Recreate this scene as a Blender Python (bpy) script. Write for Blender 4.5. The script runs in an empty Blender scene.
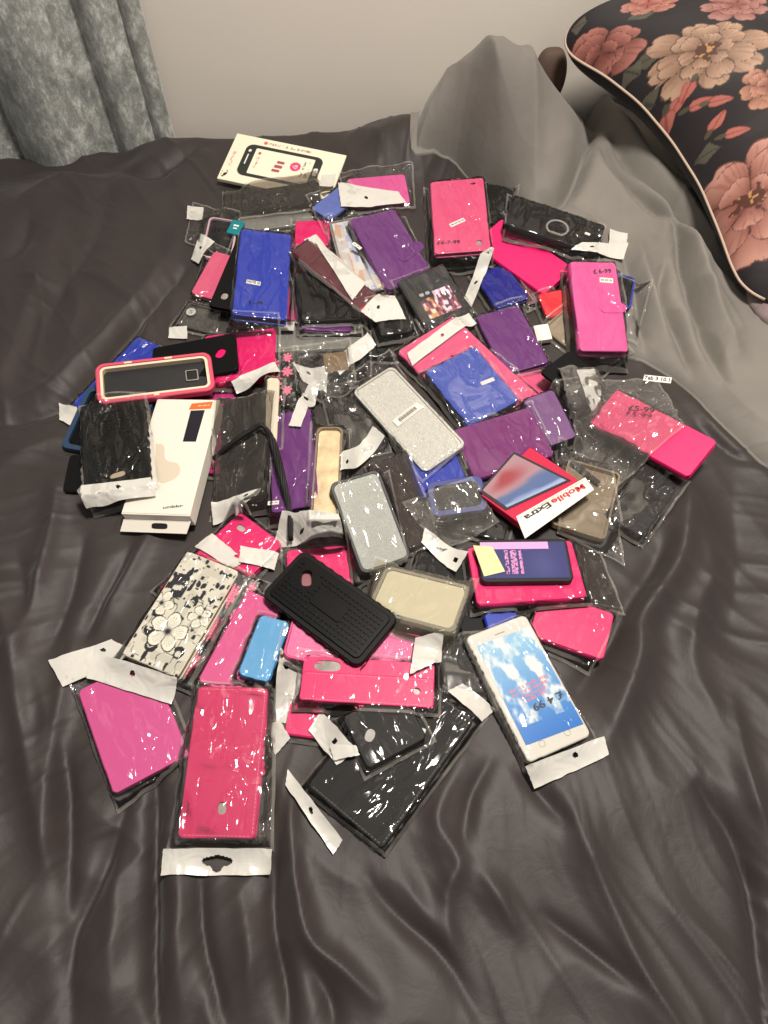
import bpy, bmesh, math
import numpy as np
from mathutils import Vector, Matrix

SC = bpy.context.scene
COL = SC.collection
BED = 0.5            # height of the mattress top above the floor

# ------------------------------------------------------------------ camera, light, exposure
cam_data = bpy.data.cameras.new('camera')
cam = bpy.data.objects.new('camera', cam_data); COL.objects.link(cam)
cam.location = (0, 0, BED + .717)
cam.rotation_euler = (math.radians(90 - 58.7), 0, 0)
cam_data.sensor_fit = 'VERTICAL'; cam_data.sensor_height = 36; cam_data.sensor_width = 27
cam_data.lens = 36 * 739 / 1024
cam_data.clip_start = .02
SC.camera = cam

world = bpy.data.worlds.new('room_light'); SC.world = world; world.use_nodes = True
wb = world.node_tree.nodes['Background']
wb.inputs[0].default_value = (1.0, .95, .90, 1); wb.inputs[1].default_value = .21

def lamp(name, loc, size, power, col, aim=(0, .4, BED)):
    d = bpy.data.lights.new(name, 'AREA'); d.shape = 'DISK'; d.size = size; d.energy = power; d.color = col
    o = bpy.data.objects.new(name, d); COL.objects.link(o); o.location = loc
    o.rotation_euler = (Vector(aim) - Vector(loc)).to_track_quat('-Z', 'Y').to_euler()
    return o
lamp('ceiling_light', (.30, .50, BED + 1.70), .28, 31, (1.0, .915, .82))

SC.view_settings.view_transform = 'Standard'; SC.view_settings.look = 'None'
SC.view_settings.gamma = 1; SC.view_settings.use_curve_mapping = False
SC.view_settings.exposure = 0.37
SC.cycles.transparent_max_bounces = 48
SC.cycles.max_bounces = 10
SC.cycles.glossy_bounces = 4
SC.cycles.caustics_reflective = False; SC.cycles.caustics_refractive = False
SC.cycles.sample_clamp_indirect = 4

# ------------------------------------------------------------------ measured shapes of the bedding
# ---------------------------------------------------------------- shared maths
def hash2(ix, iy, seed):
    n = (ix.astype(np.int64) * 374761393 + iy.astype(np.int64) * 668265263 + seed * 1442695041) & 0xffffffff
    n = ((n ^ (n >> 13)) * 1274126177) & 0xffffffff
    return ((n ^ (n >> 16)) & 0xffff) / 65535.0

def vnoise(x, y, seed=0):
    """smooth value noise in -1..1"""
    x = np.asarray(x, float); y = np.asarray(y, float)
    ix = np.floor(x); iy = np.floor(y); fx = x - ix; fy = y - iy
    fx = fx * fx * fx * (fx * (fx * 6 - 15) + 10); fy = fy * fy * fy * (fy * (fy * 6 - 15) + 10)
    a = hash2(ix, iy, seed); b = hash2(ix + 1, iy, seed); c = hash2(ix, iy + 1, seed); d = hash2(ix + 1, iy + 1, seed)
    return ((a * (1 - fx) + b * fx) * (1 - fy) + (c * (1 - fx) + d * fx) * fy) * 2 - 1

def seg_dist(x, y, pts):
    """distance to a polyline, and how far along it (0..1) the nearest point lies"""
    best = np.full(np.shape(x), 1e9); at = np.zeros(np.shape(x))
    n = len(pts) - 1
    for k in range(n):
        ax, ay = pts[k]; bx, by = pts[k + 1]
        dx, dy = bx - ax, by - ay
        t = np.clip(((x - ax) * dx + (y - ay) * dy) / (dx * dx + dy * dy + 1e-12), 0, 1)
        d = np.hypot(x - ax - t * dx, y - ay - t * dy)
        m = d < best
        best = np.where(m, d, best); at = np.where(m, (k + t) / n, at)
    return best, at

def smooth_line(pts, n=4):
    """Catmull-Rom through the points"""
    p = [np.array(q, float) for q in pts]
    if len(p) < 3: return [tuple(q) for q in p]
    p = [2 * p[0] - p[1]] + p + [2 * p[-1] - p[-2]]
    out = []
    for i in range(1, len(p) - 2):
        for k in range(n):
            t = k / n
            out.append(tuple(.5 * ((2 * p[i]) + (p[i + 1] - p[i - 1]) * t + (2 * p[i - 1] - 5 * p[i] + 4 * p[i + 1] - p[i + 2]) * t * t + (3 * p[i] - p[i - 1] - 3 * p[i + 1] + p[i + 2]) * t ** 3)))
    out.append(tuple(p[-2]))
    return out

def inside_poly(x, y, poly):
    r = np.zeros(np.shape(x), bool)
    n = len(poly)
    for i in range(n):
        x0, y0 = poly[i]; x1, y1 = poly[(i + 1) % n]
        if y0 == y1: continue
        c = ((y0 > y) != (y1 > y)) & (x < (x1 - x0) * (y - y0) / (y1 - y0) + x0)
        r ^= c
    return r

def step01(a, b, v):
    t = np.clip((v - a) / (b - a), 0, 1)
    return t * t * (3 - 2 * t)

DUVET_FOLDS = [
    ([(0.3455, 0.4699), (0.3446, 0.4493), (0.3251, 0.3882), (0.304, 0.3539), (0.274, 0.32), (0.2604, 0.2963), (0.2543, 0.2617), (0.2301, 0.2136), (0.2137, 0.1836)], 0.026099999999999998, 0.019),
    ([(0.352, 0.4359), (0.358, 0.3685), (0.3341, 0.3246), (0.3147, 0.2788), (0.3136, 0.246), (0.3267, 0.1836), (0.3314, 0.1265)], 0.01015, 0.017099999999999997),
    ([(0.313, 0.3996), (0.2942, 0.3648), (0.2593, 0.32), (0.2337, 0.2788), (0.1931, 0.2296)], -0.0174, 0.0133),
    ([(0.4093, 0.4796), (0.3911, 0.3746), (0.3554, 0.2821)], -0.0116, 0.028499999999999998),
    ([(0.1626, 0.1353), (0.1818, 0.0764), (0.1956, 0.036), (0.2139, -0.0089), (0.2325, -0.0428)], 0.0087, 0.008549999999999999),
    ([(0.3422, 0.2196), (0.3359, 0.1441), (0.3407, 0.0894)], 0.0087, 0.008549999999999999),
    ([(0.292, 0.1353), (0.3091, 0.1027), (0.319, 0.0606), (0.3151, 0.0095), (0.3025, -0.0467)], -0.014499999999999999, 0.0095),
    ([(0.1264, 0.1522), (0.1478, 0.1265), (0.1685, 0.1027)], -0.0072499999999999995, 0.0076),
    ([(0.0842, 0.0684), (0.0998, 0.0451), (0.1139, 0.0204)], 0.0072499999999999995, 0.0076),
    ([(0.1373, 0.0337), (0.1719, 0.0081), (0.2035, -0.0165)], -0.0087, 0.00665),
    ([(-0.0139, 0.0606), (0.0128, 0.0323), (0.0515, 0.0016), (0.0746, -0.0375)], -0.01015, 0.008549999999999999),
    ([(0.0736, 0.1622), (0.0472, 0.1111), (0.0653, 0.0764), (0.0535, 0.0482), (0.056, 0.0095)], 0.0087, 0.0095),
    ([(0.1, 0.1622), (0.0789, 0.1265), (0.0693, 0.0845)], -0.0072499999999999995, 0.0076),
    ([(-0.2136, 0.1531), (-0.2043, 0.0845), (-0.193, 0.0095), (-0.1815, -0.0467)], -0.01595, 0.00665),
    ([(-0.1801, 0.0764), (-0.173, 0.0153), (-0.1618, -0.0402)], 0.0087, 0.0114),
    ([(-0.2347, 0.1353), (-0.2456, 0.0684), (-0.2615, 0.0168), (-0.2514, -0.0402)], -0.013049999999999999, 0.0095),
    ([(-0.2376, 0.101), (-0.2287, 0.03), (-0.2191, -0.0335)], 0.0087, 0.0133),
    ([(-0.1606, 0.0621), (-0.1522, 0.0168), (-0.1278, -0.0428)], -0.0116, 0.00665),
    ([(-0.096, 0.0845), (-0.0934, 0.0285), (-0.0801, -0.0165), (-0.0748, -0.0467)], -0.014499999999999999, 0.0076),
    ([(-0.0845, 0.1265), (-0.0821, 0.0894), (-0.0649, 0.0204), (-0.033, -0.0054), (-0.0073, -0.0268)], 0.013049999999999999, 0.0076),
    ([(-0.1247, 0.0528), (-0.1118, 0.0081), (-0.1079, -0.0335)], 0.0072499999999999995, 0.0095),
    ([(-0.0614, 0.0009), (-0.0438, -0.0268), (-0.039, -0.0467)], -0.0116, 0.008549999999999999),
    ([(-0.3079, 0.1808), (-0.2916, 0.1335), (-0.2807, 0.0764), (-0.27, 0.0285)], -0.0116, 0.0095),
    ([(-0.3747, 0.4657), (-0.3689, 0.4254), (-0.3658, 0.3648), (-0.3686, 0.3019), (-0.3685, 0.2606)], 0.013049999999999999, 0.0114),
    ([(-0.3319, 0.3996), (-0.3325, 0.3269), (-0.3385, 0.2713)], -0.0087, 0.0095),
    ([(-0.2772, 0.3857), (-0.2954, 0.3269), (-0.3072, 0.2821)], -0.01015, 0.0076),
    ([(-0.2527, 0.4254), (-0.2742, 0.3563), (-0.295, 0.2986)], 0.0087, 0.0095),
    ([(-0.4082, 0.3327), (-0.3806, 0.2799), (-0.3498, 0.2028), (-0.319, 0.1283), (-0.293, 0.0684)], 0.01015, 0.0114),
    ([(-0.316, 0.2756), (-0.3138, 0.2028), (-0.307, 0.1283), (-0.2993, 0.0764)], 0.0087, 0.0095),
    ([(-0.3976, 0.3746), (-0.3748, 0.3269), (-0.3657, 0.2821)], -0.0072499999999999995, 0.0114),
    ([(-0.4684, 0.5559), (-0.4055, 0.5792), (-0.3707, 0.6327), (-0.3455, 0.6968), (-0.312, 0.7675), (-0.2816, 0.8334)], -0.014499999999999999, 0.0095),
    ([(-0.4781, 0.5919), (-0.4208, 0.6129), (-0.388, 0.6668), (-0.3553, 0.7352), (-0.3267, 0.8069), (-0.3013, 0.9016)], 0.0116, 0.017099999999999997),
    ([(-0.4892, 0.6327), (-0.4857, 0.6932), (-0.4896, 0.7772), (-0.4881, 0.869), (-0.4869, 0.9583)], 0.0087, 0.0209),
    ([(-0.4516, 0.4938), (-0.4116, 0.5228), (-0.379, 0.5376)], 0.0072499999999999995, 0.014249999999999999),
    ([(-0.447, 1.0997), (-0.3925, 1.0632), (-0.346, 1.0684), (-0.2976, 1.1211)], -0.0174, 0.017099999999999997),
    ([(-0.4233, 1.0181), (-0.4228, 0.9016), (-0.4501, 0.7969), (-0.4638, 0.6843)], -0.0087, 0.0209),
    ([(-0.5561, 0.9937), (-0.4905, 1.0429), (-0.4256, 1.0304)], 0.014499999999999999, 0.028499999999999998),
    ([(-0.5501, 0.8584), (-0.5325, 0.9016), (-0.5319, 0.9583)], -0.01015, 0.017099999999999997),
    ([(0.3865, 0.5605), (0.414, 0.5228), (0.4516, 0.4938)], -0.01015, 0.0095),
    ([(0.3827, 0.5999), (0.4116, 0.5376), (0.456, 0.4796)], 0.0087, 0.0114),
]
FLAP_EDGE = [(0.045, 1.172), (0.0413, 1.0569), (0.0779, 1.0587), (0.1109, 1.0594), (0.1405, 1.0208), (0.1777, 0.9778), (0.223, 0.8872), (0.2647, 0.7747), (0.2932, 0.6826), (0.3375, 0.6584), (0.3796, 0.6183), (0.409, 0.56), (0.4642, 0.48), (0.5479, 0.3641)]
FLAP_POLY = [(0.045, 1.172), (0.0413, 1.0569), (0.0779, 1.0587), (0.1109, 1.0594), (0.1405, 1.0208), (0.1777, 0.9778), (0.223, 0.8872), (0.2647, 0.7747), (0.2932, 0.6826), (0.3375, 0.6584), (0.3796, 0.6183), (0.409, 0.56), (0.4642, 0.48), (0.5479, 0.3641), (1.2, 0.5), (1.2, 1.19), (0.04, 1.19)]
FLAP_FOLDS = [
    ([(0.3117, 1.2081), (0.3488, 1.1214), (0.3674, 1.0112), (0.3958, 0.9338), (0.4457, 0.8492), (0.4907, 0.7431)], -0.0304, 0.011899999999999999),
    ([(0.2927, 1.2526), (0.3482, 1.1794), (0.3864, 1.0334), (0.427, 0.9383), (0.4596, 0.8618)], 0.0266, 0.018699999999999998),
    ([(0.3353, 1.0843), (0.3371, 0.9991), (0.3772, 0.9114), (0.403, 0.8702), (0.4056, 0.7908), (0.4085, 0.6854), (0.42, 0.6134)], -0.0266, 0.0085),
    ([(0.3637, 1.0334), (0.3786, 0.9497), (0.4182, 0.8307), (0.4299, 0.7338), (0.4404, 0.6462)], 0.0228, 0.0136),
    ([(0.3861, 0.8206), (0.3663, 0.7543), (0.3832, 0.6854), (0.3872, 0.6296)], -0.0228, 0.009349999999999999),
    ([(0.3536, 0.8513), (0.3489, 0.7524), (0.3632, 0.6802)], 0.017099999999999997, 0.011899999999999999),
    ([(0.292, 1.2739), (0.3308, 1.1486), (0.3036, 1.0459), (0.269, 0.9659), (0.2303, 0.9338)], -0.0418, 0.011899999999999999),
    ([(0.1836, 1.1376), (0.2077, 1.0585), (0.2202, 0.9613)], 0.0152, 0.011899999999999999),
    ([(0.3294, 0.8307), (0.3325, 0.7338), (0.3368, 0.6545)], -0.0152, 0.0085),
    ([(0.1345, 1.1106), (0.16, 1.0334), (0.1911, 0.9613)], 0.0133, 0.0102),
]
DUVET_LUMPS = [(-0.62, 1.12, 0.12, 0.07, -0.04), (-0.45, 1.12, 0.05, 0.05, -0.025), (-0.33, 1.1, 0.06, 0.06, 0.006), (-0.2, 1.12, 0.1, 0.05, 0.012), (0.03, 1.1, 0.07, 0.06, 0.045), (0.5, 1.13, 0.25, 0.08, 0.01)]
FLAP_LUMPS = [(0.13, 1.08, 0.07, 0.075, 0.1, 0.115), (0.21, 1.07, 0.075, 0.07, 0, 0.095), (0.17, 0.985, 0.06, 0.06, 0.5, 0.02), (0.33, 0.98, 0.06, 0.16, 0.6, 0.02)]
DUVET_FOLDS = [(smooth_line(p), h, w) for p, h, w in DUVET_FOLDS]
FLAP_FOLDS = [(smooth_line(p), h, w) for p, h, w in FLAP_FOLDS]
FLAP_EDGE = smooth_line(FLAP_EDGE)
PILLOW_EDGE = [[0.3004, 1.1283, 0.2], [0.2702, 1.1321, 0.188], [0.2558, 1.1299, 0.168], [0.258, 1.116, 0.156], [0.2814, 1.1034, 0.146], [0.3129, 1.0831, 0.14], [0.3617, 1.0363, 0.125], [0.4018, 0.9778, 0.105], [0.4293, 0.9011, 0.09], [0.4434, 0.8212, 0.075], [0.4506, 0.7627, 0.064], [0.4616, 0.7335, 0.057], [0.4892, 0.714, 0.055]]
PILLOW_FLOWERS = [(0.0632, 0.2179, 0.066, (172, 140, 118), (112, 84, 68), 8, 0.3, 1), (0.008, 0.1241, 0.046, (164, 106, 96), (104, 58, 52), 5, 1.2, 0), (0.0263, 0.4413, 0.085, (180, 132, 118), (122, 72, 64), 7, 0.8, 1), (0.0879, 0.3034, 0.034, (176, 128, 108), (118, 76, 62), 6, 0.2, 0), (0.0879, 0.091, 0.035, (168, 120, 108), (140, 70, 60), 6, 0.5, 0), (0.1321, 0.1655, 0.04, (160, 116, 108), (120, 70, 64), 7, 0.1, 0)]
PILLOW_BUDS = [(0.0091, 0.2592, 0.0125, 0.0065, 2.608), (0.0253, 0.2523, 0.0125, 0.0065, 2.485), (0.0296, 0.2772, 0.0125, 0.0065, 0.397), (0.0432, 0.2896, 0.0125, 0.0065, 0.6), (0.0318, 0.313, 0.0125, 0.0065, -0.642), (0.0398, 0.3434, 0.0125, 0.0065, 0.427), (0.0014, 0.2661, 0.0125, 0.0065, 1.898)]
PILLOW_LEAVES = [(0.0657, 0.1089, 0.0161, 0.009, 0.328), (0.0214, 0.1793, 0.0159, 0.009, 0.448), (0.0152, 0.0648, 0.0123, 0.009, 0.433), (0.0081, 0.1779, 0.0123, 0.009, -1.76), (0.0112, 0.3447, 0.012, 0.009, 0.391), (0.0375, 0.211, 0.0124, 0.009, -2.712), (0.0006, 0.2234, 0.012, 0.009, 1.346)]

def duvet_height(x, y):
    """top of the dark duvet above the mattress datum"""
    cx, cy = .02, .50
    wx = x + .035 * vnoise(x * 5, y * 5, 3) + .012 * vnoise(x * 14, y * 14, 6); wy = y + .035 * vnoise(x * 5, y * 5, 4) + .012 * vnoise(x * 14, y * 14, 7)
    r = np.hypot(wx - cx, wy - cy); an = np.arctan2(wy - cy, wx - cx)
    grow = step01(.22, .5, r)
    an2 = an + .12 * vnoise(r * 3 + 3, an * 1.5, 5)
    rad = 0
    for k, (fr, am) in enumerate(((5.5, .0065), (11, .0050), (21, .0026), (38, .0012))):
        q = vnoise(an2 * fr + 17 * k, r * (1.6 + 1.3 * k) + 7 * k, 10 + k)
        rad = rad + am * (1 - np.minimum(1, np.abs(q) * 2.4)) ** 1.6 * (.5 + .5 * vnoise(x * 6 + k, y * 6, 15 + k))
    z = rad * grow
    # large soft swells and small creases
    z = z + .010 * vnoise(x * 2.6, y * 2.6, 20) * (.3 + .7 * grow) + .0035 * vnoise(x * 8, y * 8, 21) * grow
    z = z + (.0026 * (1 - np.abs(vnoise(wx * 20 + wy * 9, wy * 8 - wx * 5, 22)) * 2) + .0034 * (1 - np.abs(vnoise(wx * 9 + wy * 6, wy * 4 - wx * 3, 23)) * 2)) * grow
    for pts, h, w in DUVET_FOLDS:
        d, t = seg_dist(x, y, pts)
        ends = np.sin(np.pi * np.clip(t * .9 + .05, 0, 1)) ** .6
        z = z + h * ends * np.exp(-(d / w) ** 1.5)
    # rises and sags along the wall at the back
    for (px, py, sx, sy, h) in DUVET_LUMPS:
        z = z + h * np.exp(-((x - px) / sx) ** 2 - ((y - py) / sy) ** 2)
    z = z - .05 * np.maximum(0, (y - 1.14) / .045) ** 2
    return z

def flap_height(x, y):
    """top of the turned-back pale side of the duvet (nan outside it)"""
    base = duvet_height(x, y) + .05 * np.maximum(0, (y - 1.14) / .045) ** 2
    d, _ = seg_dist(x, y, FLAP_EDGE)
    ins = inside_poly(x, y, FLAP_POLY)
    edge = .020 * (1 - np.exp(-d / .014)) + .012 * (1 - np.exp(-d / .06))
    z = base * .5 + edge
    for (px, py, sx, sy, rot, h) in FLAP_LUMPS:
        dx, dy = x - px, y - py
        c, s = math.cos(rot), math.sin(rot)
        u = (dx * c + dy * s) / sx; v = (-dx * s + dy * c) / sy
        z = z + h * np.exp(-(u * u + v * v) ** 1.08) * (1 - np.exp(-(d / .014) ** 1.3))
    for pts, h, w in FLAP_FOLDS:
        dd, t = seg_dist(x, y, pts)
        ends = np.sin(np.pi * np.clip(t * .9 + .05, 0, 1)) ** .6
        z = z + h * ends * np.exp(-(dd / w) ** 1.5) * np.minimum(1, d / .03)
    wx = x + .03 * vnoise(x * 7, y * 7, 41)
    z = z + (.009 * (1 - 2 * np.abs(vnoise(wx * 8 + y * 5, y * 3.2 - x * 3, 42))) + .0035 * (1 - 2 * np.abs(vnoise(wx * 20 + y * 11, y * 7 - x * 5, 43)))) * np.minimum(1, d / .05)
    return np.where(ins, np.maximum(z, base + .002), np.nan)

class Field:
    """height map of everything laid down so far"""
    def __init__(s, x0=-.5, x1=.62, y0=-.1, y1=1.16, st=.003):
        s.x0, s.y0, s.st = x0, y0, st
        s.nx = int((x1 - x0) / st); s.ny = int((y1 - y0) / st)
        s.X, s.Y = np.meshgrid(x0 + st * np.arange(s.nx), y0 + st * np.arange(s.ny))
        z = duvet_height(s.X, s.Y); f = flap_height(s.X, s.Y)
        s.H = np.where(np.isnan(f), z, np.maximum(z, np.nan_to_num(f, nan=-9)))
    def win(s, pts, pad=0.0):
        p = np.array(pts)[:, :2]
        i0 = max(0, int((p[:, 0].min() - pad - s.x0) / s.st)); i1 = min(s.nx, int((p[:, 0].max() + pad - s.x0) / s.st) + 2)
        j0 = max(0, int((p[:, 1].min() - pad - s.y0) / s.st)); j1 = min(s.ny, int((p[:, 1].max() + pad - s.y0) / s.st) + 2)
        return slice(j0, max(j1, j0 + 1)), slice(i0, max(i1, i0 + 1))
    def footprint(s, c, R, w, l, pad=0.0):
        """cells under an oriented slab whose bottom centre is c; R columns = its axes"""
        cs = [c + R[:, 0] * a * (w / 2 + pad) + R[:, 1] * b * (l / 2 + pad) for a, b in ((-1, -1), (1, -1), (1, 1), (-1, 1))]
        sj, si = s.win(cs)
        X, Y = s.X[sj, si], s.Y[sj, si]
        m = inside_poly(X, Y, [(p[0], p[1]) for p in cs])
        return sj, si, X, Y, m
    def plane_z(s, X, Y, p, n):
        return p[2] - (n[0] * (X - p[0]) + n[1] * (Y - p[1])) / n[2]
    def add(s, c, R, w, l, t, pad=0.0):
        top = c + R[:, 2] * t
        sj, si, X, Y, m = s.footprint(top, R, w, l, pad)
        z = s.plane_z(X, Y, top, R[:, 2])
        s.H[sj, si] = np.where(m, np.maximum(s.H[sj, si], z), s.H[sj, si])
    def sample(s, A, x, y):
        fx = np.clip((x - s.x0) / s.st, 0, s.nx - 1.001); fy = np.clip((y - s.y0) / s.st, 0, s.ny - 1.001)
        i = fx.astype(int); j = fy.astype(int); u = fx - i; v = fy - j
        return (A[j, i] * (1 - u) + A[j, i + 1] * u) * (1 - v) + (A[j + 1, i] * (1 - u) + A[j + 1, i + 1] * u) * v
    def envelope(s, pts, grow=2, blur=3):
        """soft upper envelope of H round pts; returns a full-size array valid in that window"""
        sj, si = s.win(pts, .05)
        a = s.H[sj, si].copy()
        h = a.copy()
        for _ in range(grow):
            p = np.pad(a, 1, mode='edge')
            a = np.max([p[1:-1, 1:-1], p[:-2, 1:-1], p[2:, 1:-1], p[1:-1, :-2], p[1:-1, 2:]], axis=0)
        for _ in range(blur * 2):
            p = np.pad(a, 1, mode='edge')
            a = (p[:-2, 1:-1] + p[2:, 1:-1] + p[1:-1, :-2] + p[1:-1, 2:] + 2 * p[1:-1, 1:-1]) / 6
        out = s.H.copy(); out[sj, si] = np.maximum(a, h)
        return out

# ------------------------------------------------------------------ helpers
def lin(c):
    c = np.asarray(c, float) / 255.0
    return np.where(c <= .04045, c / 12.92, ((c + .055) / 1.055) ** 2.4)
def rgba(c): return tuple(float(v) for v in lin(c)) + (1.0,)

def new_obj(name, me, parent=None, mat=None, smooth=False):
    o = bpy.data.objects.new(name, me); COL.objects.link(o)
    if parent is not None: o.parent = parent
    if mat is not None: me.materials.append(mat)
    if smooth:
        me.polygons.foreach_set('use_smooth', [True] * len(me.polygons))
    return o
def bm_obj(name, bm, parent=None, mat=None, smooth=False):
    me = bpy.data.meshes.new(name); bm.normal_update(); bm.to_mesh(me); bm.free()
    return new_obj(name, me, parent, mat, smooth)
def tag(o, label, cat, group=None):
    o['label'] = label; o['category'] = cat
    if group: o['group'] = group
    return o
def structure(o): o['kind'] = 'structure'; return o

# ------------------------------------------------------------------ materials
MATS = {}
def nodes_of(name):
    m = bpy.data.materials.new(name); m.use_nodes = True
    nt = m.node_tree
    return m, nt, nt.nodes['Principled BSDF'], nt.nodes['Material Output']
def coords(nt, scale, kind='Object', rot=(0, 0, 0)):
    tc = nt.nodes.new('ShaderNodeTexCoord'); mp = nt.nodes.new('ShaderNodeMapping')
    mp.inputs['Scale'].default_value = scale if isinstance(scale, tuple) else (scale,) * 3
    mp.inputs['Rotation'].default_value = rot
    nt.links.new(tc.outputs[kind], mp.inputs[0]); return mp.outputs[0]
def noise(nt, vec, scale, detail=3, rough=.5, dist=0):
    n = nt.nodes.new('ShaderNodeTexNoise'); n.inputs['Scale'].default_value = scale; n.inputs['Detail'].default_value = detail
    n.inputs['Roughness'].default_value = rough; n.inputs['Distortion'].default_value = dist
    nt.links.new(vec, n.inputs['Vector']); return n.outputs['Fac']
def bump(nt, h, strength, dist, target):
    b = nt.nodes.new('ShaderNodeBump'); b.inputs['Strength'].default_value = strength; b.inputs['Distance'].default_value = dist
    nt.links.new(h, b.inputs['Height']); nt.links.new(b.outputs[0], target); return b
def ramp(nt, fac, stops):
    r = nt.nodes.new('ShaderNodeValToRGB'); e = r.color_ramp.elements
    while len(e) < len(stops): e.new(.5)
    for k, (p, c) in enumerate(stops): e[k].position = p; e[k].color = rgba(c)
    nt.links.new(fac, r.inputs[0]); return r.outputs[0]

def plain(name, c, rough=.45, spec=.5, bs=0, bscale=900, metal=0, coat=0, sheen=0, vary=0):
    if name in MATS: return MATS[name]
    m, nt, p, out = nodes_of(name)
    p.inputs['Base Color'].default_value = rgba(c); p.inputs['Roughness'].default_value = rough
    p.inputs['Specular IOR Level'].default_value = spec; p.inputs['Metallic'].default_value = metal
    p.inputs['Coat Weight'].default_value = coat; p.inputs['Sheen Weight'].default_value = sheen
    if bs:
        v = coords(nt, 1.0); bump(nt, noise(nt, v, bscale, 2), bs, .0006, p.inputs['Normal'])
    if vary:
        v2 = coords(nt, 1.0)
        a = np.array(c) * (1 - vary); b = np.minimum(255, np.array(c) * (1 + vary))
        nt.links.new(ramp(nt, noise(nt, v2, 60, 3), [(.3, a), (.7, b)]), p.inputs['Base Color'])
    MATS[name] = m; return m

def painted(name, rough=.4, spec=.5, bs=0, sheen=0, bscale=500):
    """colour from the mesh's own colour attribute (printed pattern)"""
    if name in MATS: return MATS[name]
    m, nt, p, out = nodes_of(name)
    a = nt.nodes.new('ShaderNodeAttribute'); a.attribute_name = 'print'
    nt.links.new(a.outputs['Color'], p.inputs['Base Color'])
    p.inputs['Roughness'].default_value = rough; p.inputs['Specular IOR Level'].default_value = spec; p.inputs['Sheen Weight'].default_value = sheen
    if bs: bump(nt, noise(nt, coords(nt, 1.0), bscale, 2), bs, .0005, p.inputs['Normal'])
    MATS[name] = m; return m

def film_mat(name, tint=(255, 255, 255), milk=.05, rough=.1, crease=1.0, strength=1.0, milkcol=(225, 220, 210), ior=1.42):
    """thin clear plastic film: see-through, glossy, slightly milky, creased"""
    if name in MATS: return MATS[name]
    m = bpy.data.materials.new(name); m.use_nodes = True; nt = m.node_tree
    for n in list(nt.nodes): nt.nodes.remove(n)
    out = nt.nodes.new('ShaderNodeOutputMaterial')
    tr = nt.nodes.new('ShaderNodeBsdfTransparent'); tr.inputs[0].default_value = rgba(tint)
    gl = nt.nodes.new('ShaderNodeBsdfGlossy'); gl.inputs['Roughness'].default_value = rough; gl.inputs['Color'].default_value = (1, 1, 1, 1)
    df = nt.nodes.new('ShaderNodeBsdfDiffuse'); df.inputs[0].default_value = rgba(milkcol)
    v = coords(nt, (1.0, .42, 1.0), rot=(0, 0, .35))
    wobble = nt.nodes.new('ShaderNodeTexNoise'); wobble.inputs['Scale'].default_value = 28; wobble.inputs['Detail'].default_value = 3
    nt.links.new(v, wobble.inputs['Vector'])
    mx = nt.nodes.new('ShaderNodeVectorMath'); mx.operation = 'MULTIPLY_ADD'
    mx.inputs[1].default_value = (.035,) * 3
    nt.links.new(wobble.outputs['Color'], mx.inputs[0]); nt.links.new(v, mx.inputs[2])
    def crease_lines(scale, width, seed):
        """0 on long irregular crease lines, 1 between them"""
        n = nt.nodes.new('ShaderNodeTexNoise'); n.inputs['Scale'].default_value = scale; n.inputs['Detail'].default_value = 1.5; n.inputs['Distortion'].default_value = .8
        o = nt.nodes.new('ShaderNodeVectorMath'); o.operation = 'ADD'; o.inputs[1].default_value = (seed, seed * 2, 0)
        nt.links.new(mx.outputs[0], o.inputs[0]); nt.links.new(o.outputs[0], n.inputs['Vector'])
        s = nt.nodes.new('ShaderNodeMath'); s.operation = 'SUBTRACT'; s.inputs[1].default_value = .5; nt.links.new(n.outputs['Fac'], s.inputs[0])
        q = nt.nodes.new('ShaderNodeMath'); q.operation = 'ABSOLUTE'; nt.links.new(s.outputs[0], q.inputs[0])
        r = nt.nodes.new('ShaderNodeMapRange'); r.inputs['From Max'].default_value = width; nt.links.new(q.outputs[0], r.inputs['Value'])
        return r.outputs[0]
    c1 = crease_lines(17 * crease, .07, 3.1); c2 = crease_lines(40 * crease, .06, 9.7)
    c3 = noise(nt, mx.outputs[0], 16 * crease, 2, .5, .4)
    a1 = nt.nodes.new('ShaderNodeMath'); a1.operation = 'MULTIPLY_ADD'; a1.inputs[1].default_value = .35; nt.links.new(c2, a1.inputs[0]); nt.links.new(c1, a1.inputs[2])
    a2 = nt.nodes.new('ShaderNodeMath'); a2.operation = 'MULTIPLY_ADD'; a2.inputs[1].default_value = 2.2; nt.links.new(c3, a2.inputs[0]); nt.links.new(a1.outputs[0], a2.inputs[2])
    b = nt.nodes.new('ShaderNodeBump'); b.inputs['Strength'].default_value = strength; b.inputs['Distance'].default_value = .006
    nt.links.new(a2.outputs[0], b.inputs['Height'])
    nt.links.new(b.outputs[0], gl.inputs['Normal'])
    fr = nt.nodes.new('ShaderNodeFresnel'); fr.inputs['IOR'].default_value = ior
    s1 = nt.nodes.new('ShaderNodeMixShader'); s2 = nt.nodes.new('ShaderNodeMixShader'); s1.inputs[0].default_value = milk
    nt.links.new(tr.outputs[0], s1.inputs[1]); nt.links.new(df.outputs[0], s1.inputs[2])
    nt.links.new(fr.outputs[0], s2.inputs[0]); nt.links.new(s1.outputs[0], s2.inputs[1]); nt.links.new(gl.outputs[0], s2.inputs[2])
    nt.links.new(s2.outputs[0], out.inputs['Surface'])
    MATS[name] = m; return m

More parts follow.
